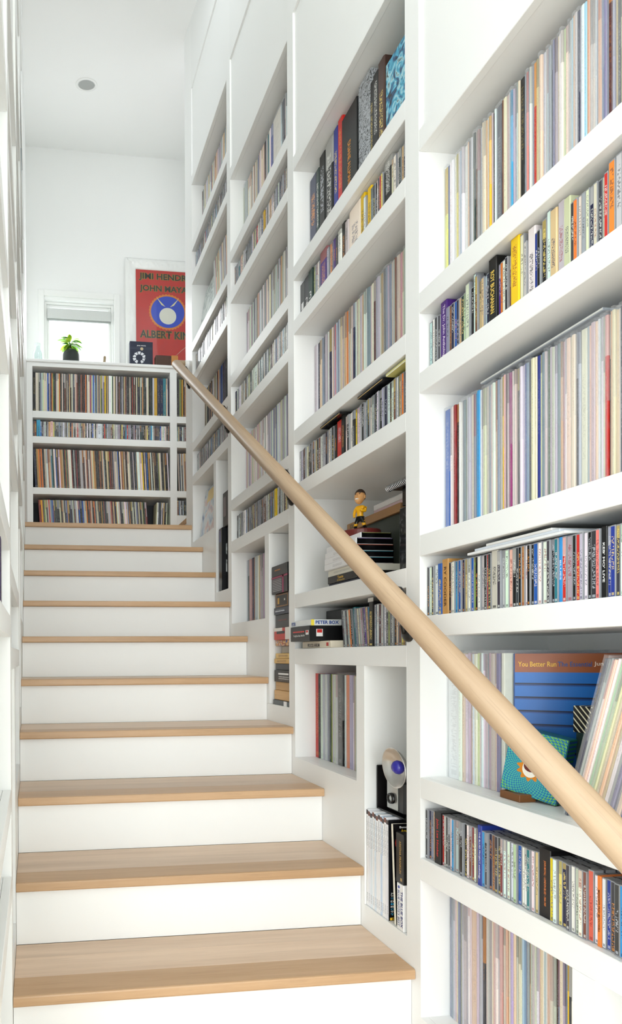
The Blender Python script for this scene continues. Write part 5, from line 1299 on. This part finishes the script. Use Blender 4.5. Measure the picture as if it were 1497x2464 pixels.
def ptext(s, c, x, z, w, h, y=-0.0046, bold=0.03): text(s, w, h, col_mat(c, 0.4), pf, (x, y, z), (1, 0, 0), (0, 0, 1), bold)
pc = (FX0+FX1)/2; zi = z1_-FW
for dx_, dzz, c, b, yy_ in ((0, 0, (150, 112, 30), 0.075, -0.0044), (0, 0, (28, 22, 16), 0.02, -0.0050)):
    ptext('JIMI HENDRIX', c, pc, zi-0.062, 0.50+b*0.1, 0.066+b*0.08, yy_, b)
    ptext('JOHN MAYALL', c, pc, zi-0.166, 0.49+b*0.1, 0.066+b*0.08, yy_, b)
    ptext('ALBERT KING', c, pc, zi-0.560, 0.49+b*0.1, 0.066+b*0.08, yy_, b)
m = MB(); m.prism([(pc+(0.160+0.010*(i % 2))*math.cos(2*math.pi*i/72), zi-0.36+(0.150+0.010*(i % 2))*math.sin(2*math.pi*i/72)) for i in range(72)], 1, -0.0050, -0.0042); m.build('flame_ring', col_mat((214, 120, 24), 0.35), pf)
m = MB(); m.prism([(pc+0.148*math.cos(2*math.pi*i/48), zi-0.36+0.138*math.sin(2*math.pi*i/48)) for i in range(48)], 1, -0.0056, -0.0042); m.build('blue_disc', col_mat((24, 62, 190), 0.35), pf)
m = MB(); m.prism([(pc+0.075*math.cos(2*math.pi*i/40), zi-0.395+0.072*math.sin(2*math.pi*i/40)) for i in range(40)], 1, -0.0062, -0.0042); m.build('cream_disc', col_mat((226, 218, 210), 0.35), pf)
for s in (-1, 1):
    m = MB(); m.prism([(pc+s*0.02, zi-0.315), (pc+s*0.10, zi-0.235), (pc+s*0.055, zi-0.300)], 1, -0.0062, -0.0042); m.build('cream_wedge', col_mat((222, 208, 160), 0.35), pf)
MB().box(FX0+FW-0.003, FX1-FW+0.003, -0.0085, -0.0075, z0_+FW-0.003, z1_-FW+0.003).build('glazing', 'window_glass', pf)
# navy boxed set in front of the poster
jb = solid('boxed_set', 'navy boxed set with white wreath picture standing before the poster', 'box set', 0.800, 0.995, 5.19, 5.235, LEDGE-E+0.0004, LEDGE-E+0.262, (18, 26, 52), 0.35)
face_text(jb, 'JACK WHITE', (226, 226, 230), 'y', 0.5, 0.86, 0.075, 0.0115, 0.02)
for zz in (0.80, 0.76): patch(jb, 'silver_line', (70, 80, 96), 'y', 0.03, 0.97, zz, zz+0.008)
m = MB(); m.prism([(0.004+0.013*math.cos(2*math.pi*i/16), 0.262*0.765+0.013*math.sin(2*math.pi*i/16)) for i in range(16)], 1, -jb['hy']-0.001, -jb['hy']); m.build('medal', col_mat((196, 176, 140), 0.4), jb)
m = MB(); npt = []
rs = random.Random(3)
for i in range(36):
    a = math.radians(-70+320*i/35); npt.append((a, 0.050+rs.uniform(-0.004, 0.004)))
outer = [(-0.018+r*math.cos(a)*1.05, 0.262*0.48+r*math.sin(a)) for a, r in npt]
inner = [(-0.018+0.028*math.cos(a)*1.05, 0.262*0.48+0.028*math.sin(a)) for a, r in npt]
for i in range(35):
    if i % 4 == 3: continue
    m.prism([outer[i], outer[i+1], inner[i+1], inner[i]], 1, -jb['hy']-0.0008, -jb['hy'])
m.build('white_wreath', col_mat((220, 222, 228), 0.4), jb)
# small woven case with tan end, and a cord
wc = solid('woven_case', 'small dark brown woven case with tan end on the ledge', 'case', 1.005, 1.196, 5.12, 5.18, LEDGE-E+0.0004, LEDGE-E+0.125, (58, 34, 22), 0.6, 0.008, mat=stripes('weave', (52, 30, 20), (84, 50, 30), (1, 0, 1), 160, 0.5))
patch(wc, 'tan_panel', (190, 128, 60), 'y', 0.70, 1.0, 0.0, 1.0)
MB().tube([(0.075, -0.02, 0.125), (0.12, -0.03, 0.165), (0.17, -0.035, 0.205)], 0.0015, 6).build('cord', col_mat((196, 176, 150), 0.5), wc, True)
# pull knob on the window casing
# ================================================================ tree outside the window
tr = thing('tree_outside', 'pale sunlit tree seen faintly through the back window', 'tree', (1.0, 9.6, 0))
MB().tube([(0, 0, 0), (0.05, 0, 2.2), (-0.05, 0.1, 4.2), (0.1, 0.1, 6.2)], [0.10, 0.08, 0.06, 0.02], 8).build('trunk', 'trunk_bark', tr, True)
m = MB(); rs = random.Random(11)
for i in range(260):
    c = Vector((rs.gauss(0, 0.7), rs.gauss(0, 0.5), rs.uniform(3.8, 6.8)))
    d = Vector((rs.uniform(-1, 1), rs.uniform(-1, 1), rs.uniform(-1, 1))).normalized(); u = d.orthogonal().normalized()*0.05; d = d*0.11
    m.quadface(tuple(c), tuple(c+d*0.5+u), tuple(c+d), tuple(c+d*0.5-u))
fo = m.build('foliage', leafmat('outdoor_leaf', (236, 240, 196)), tr); fo['kind'] = 'stuff'
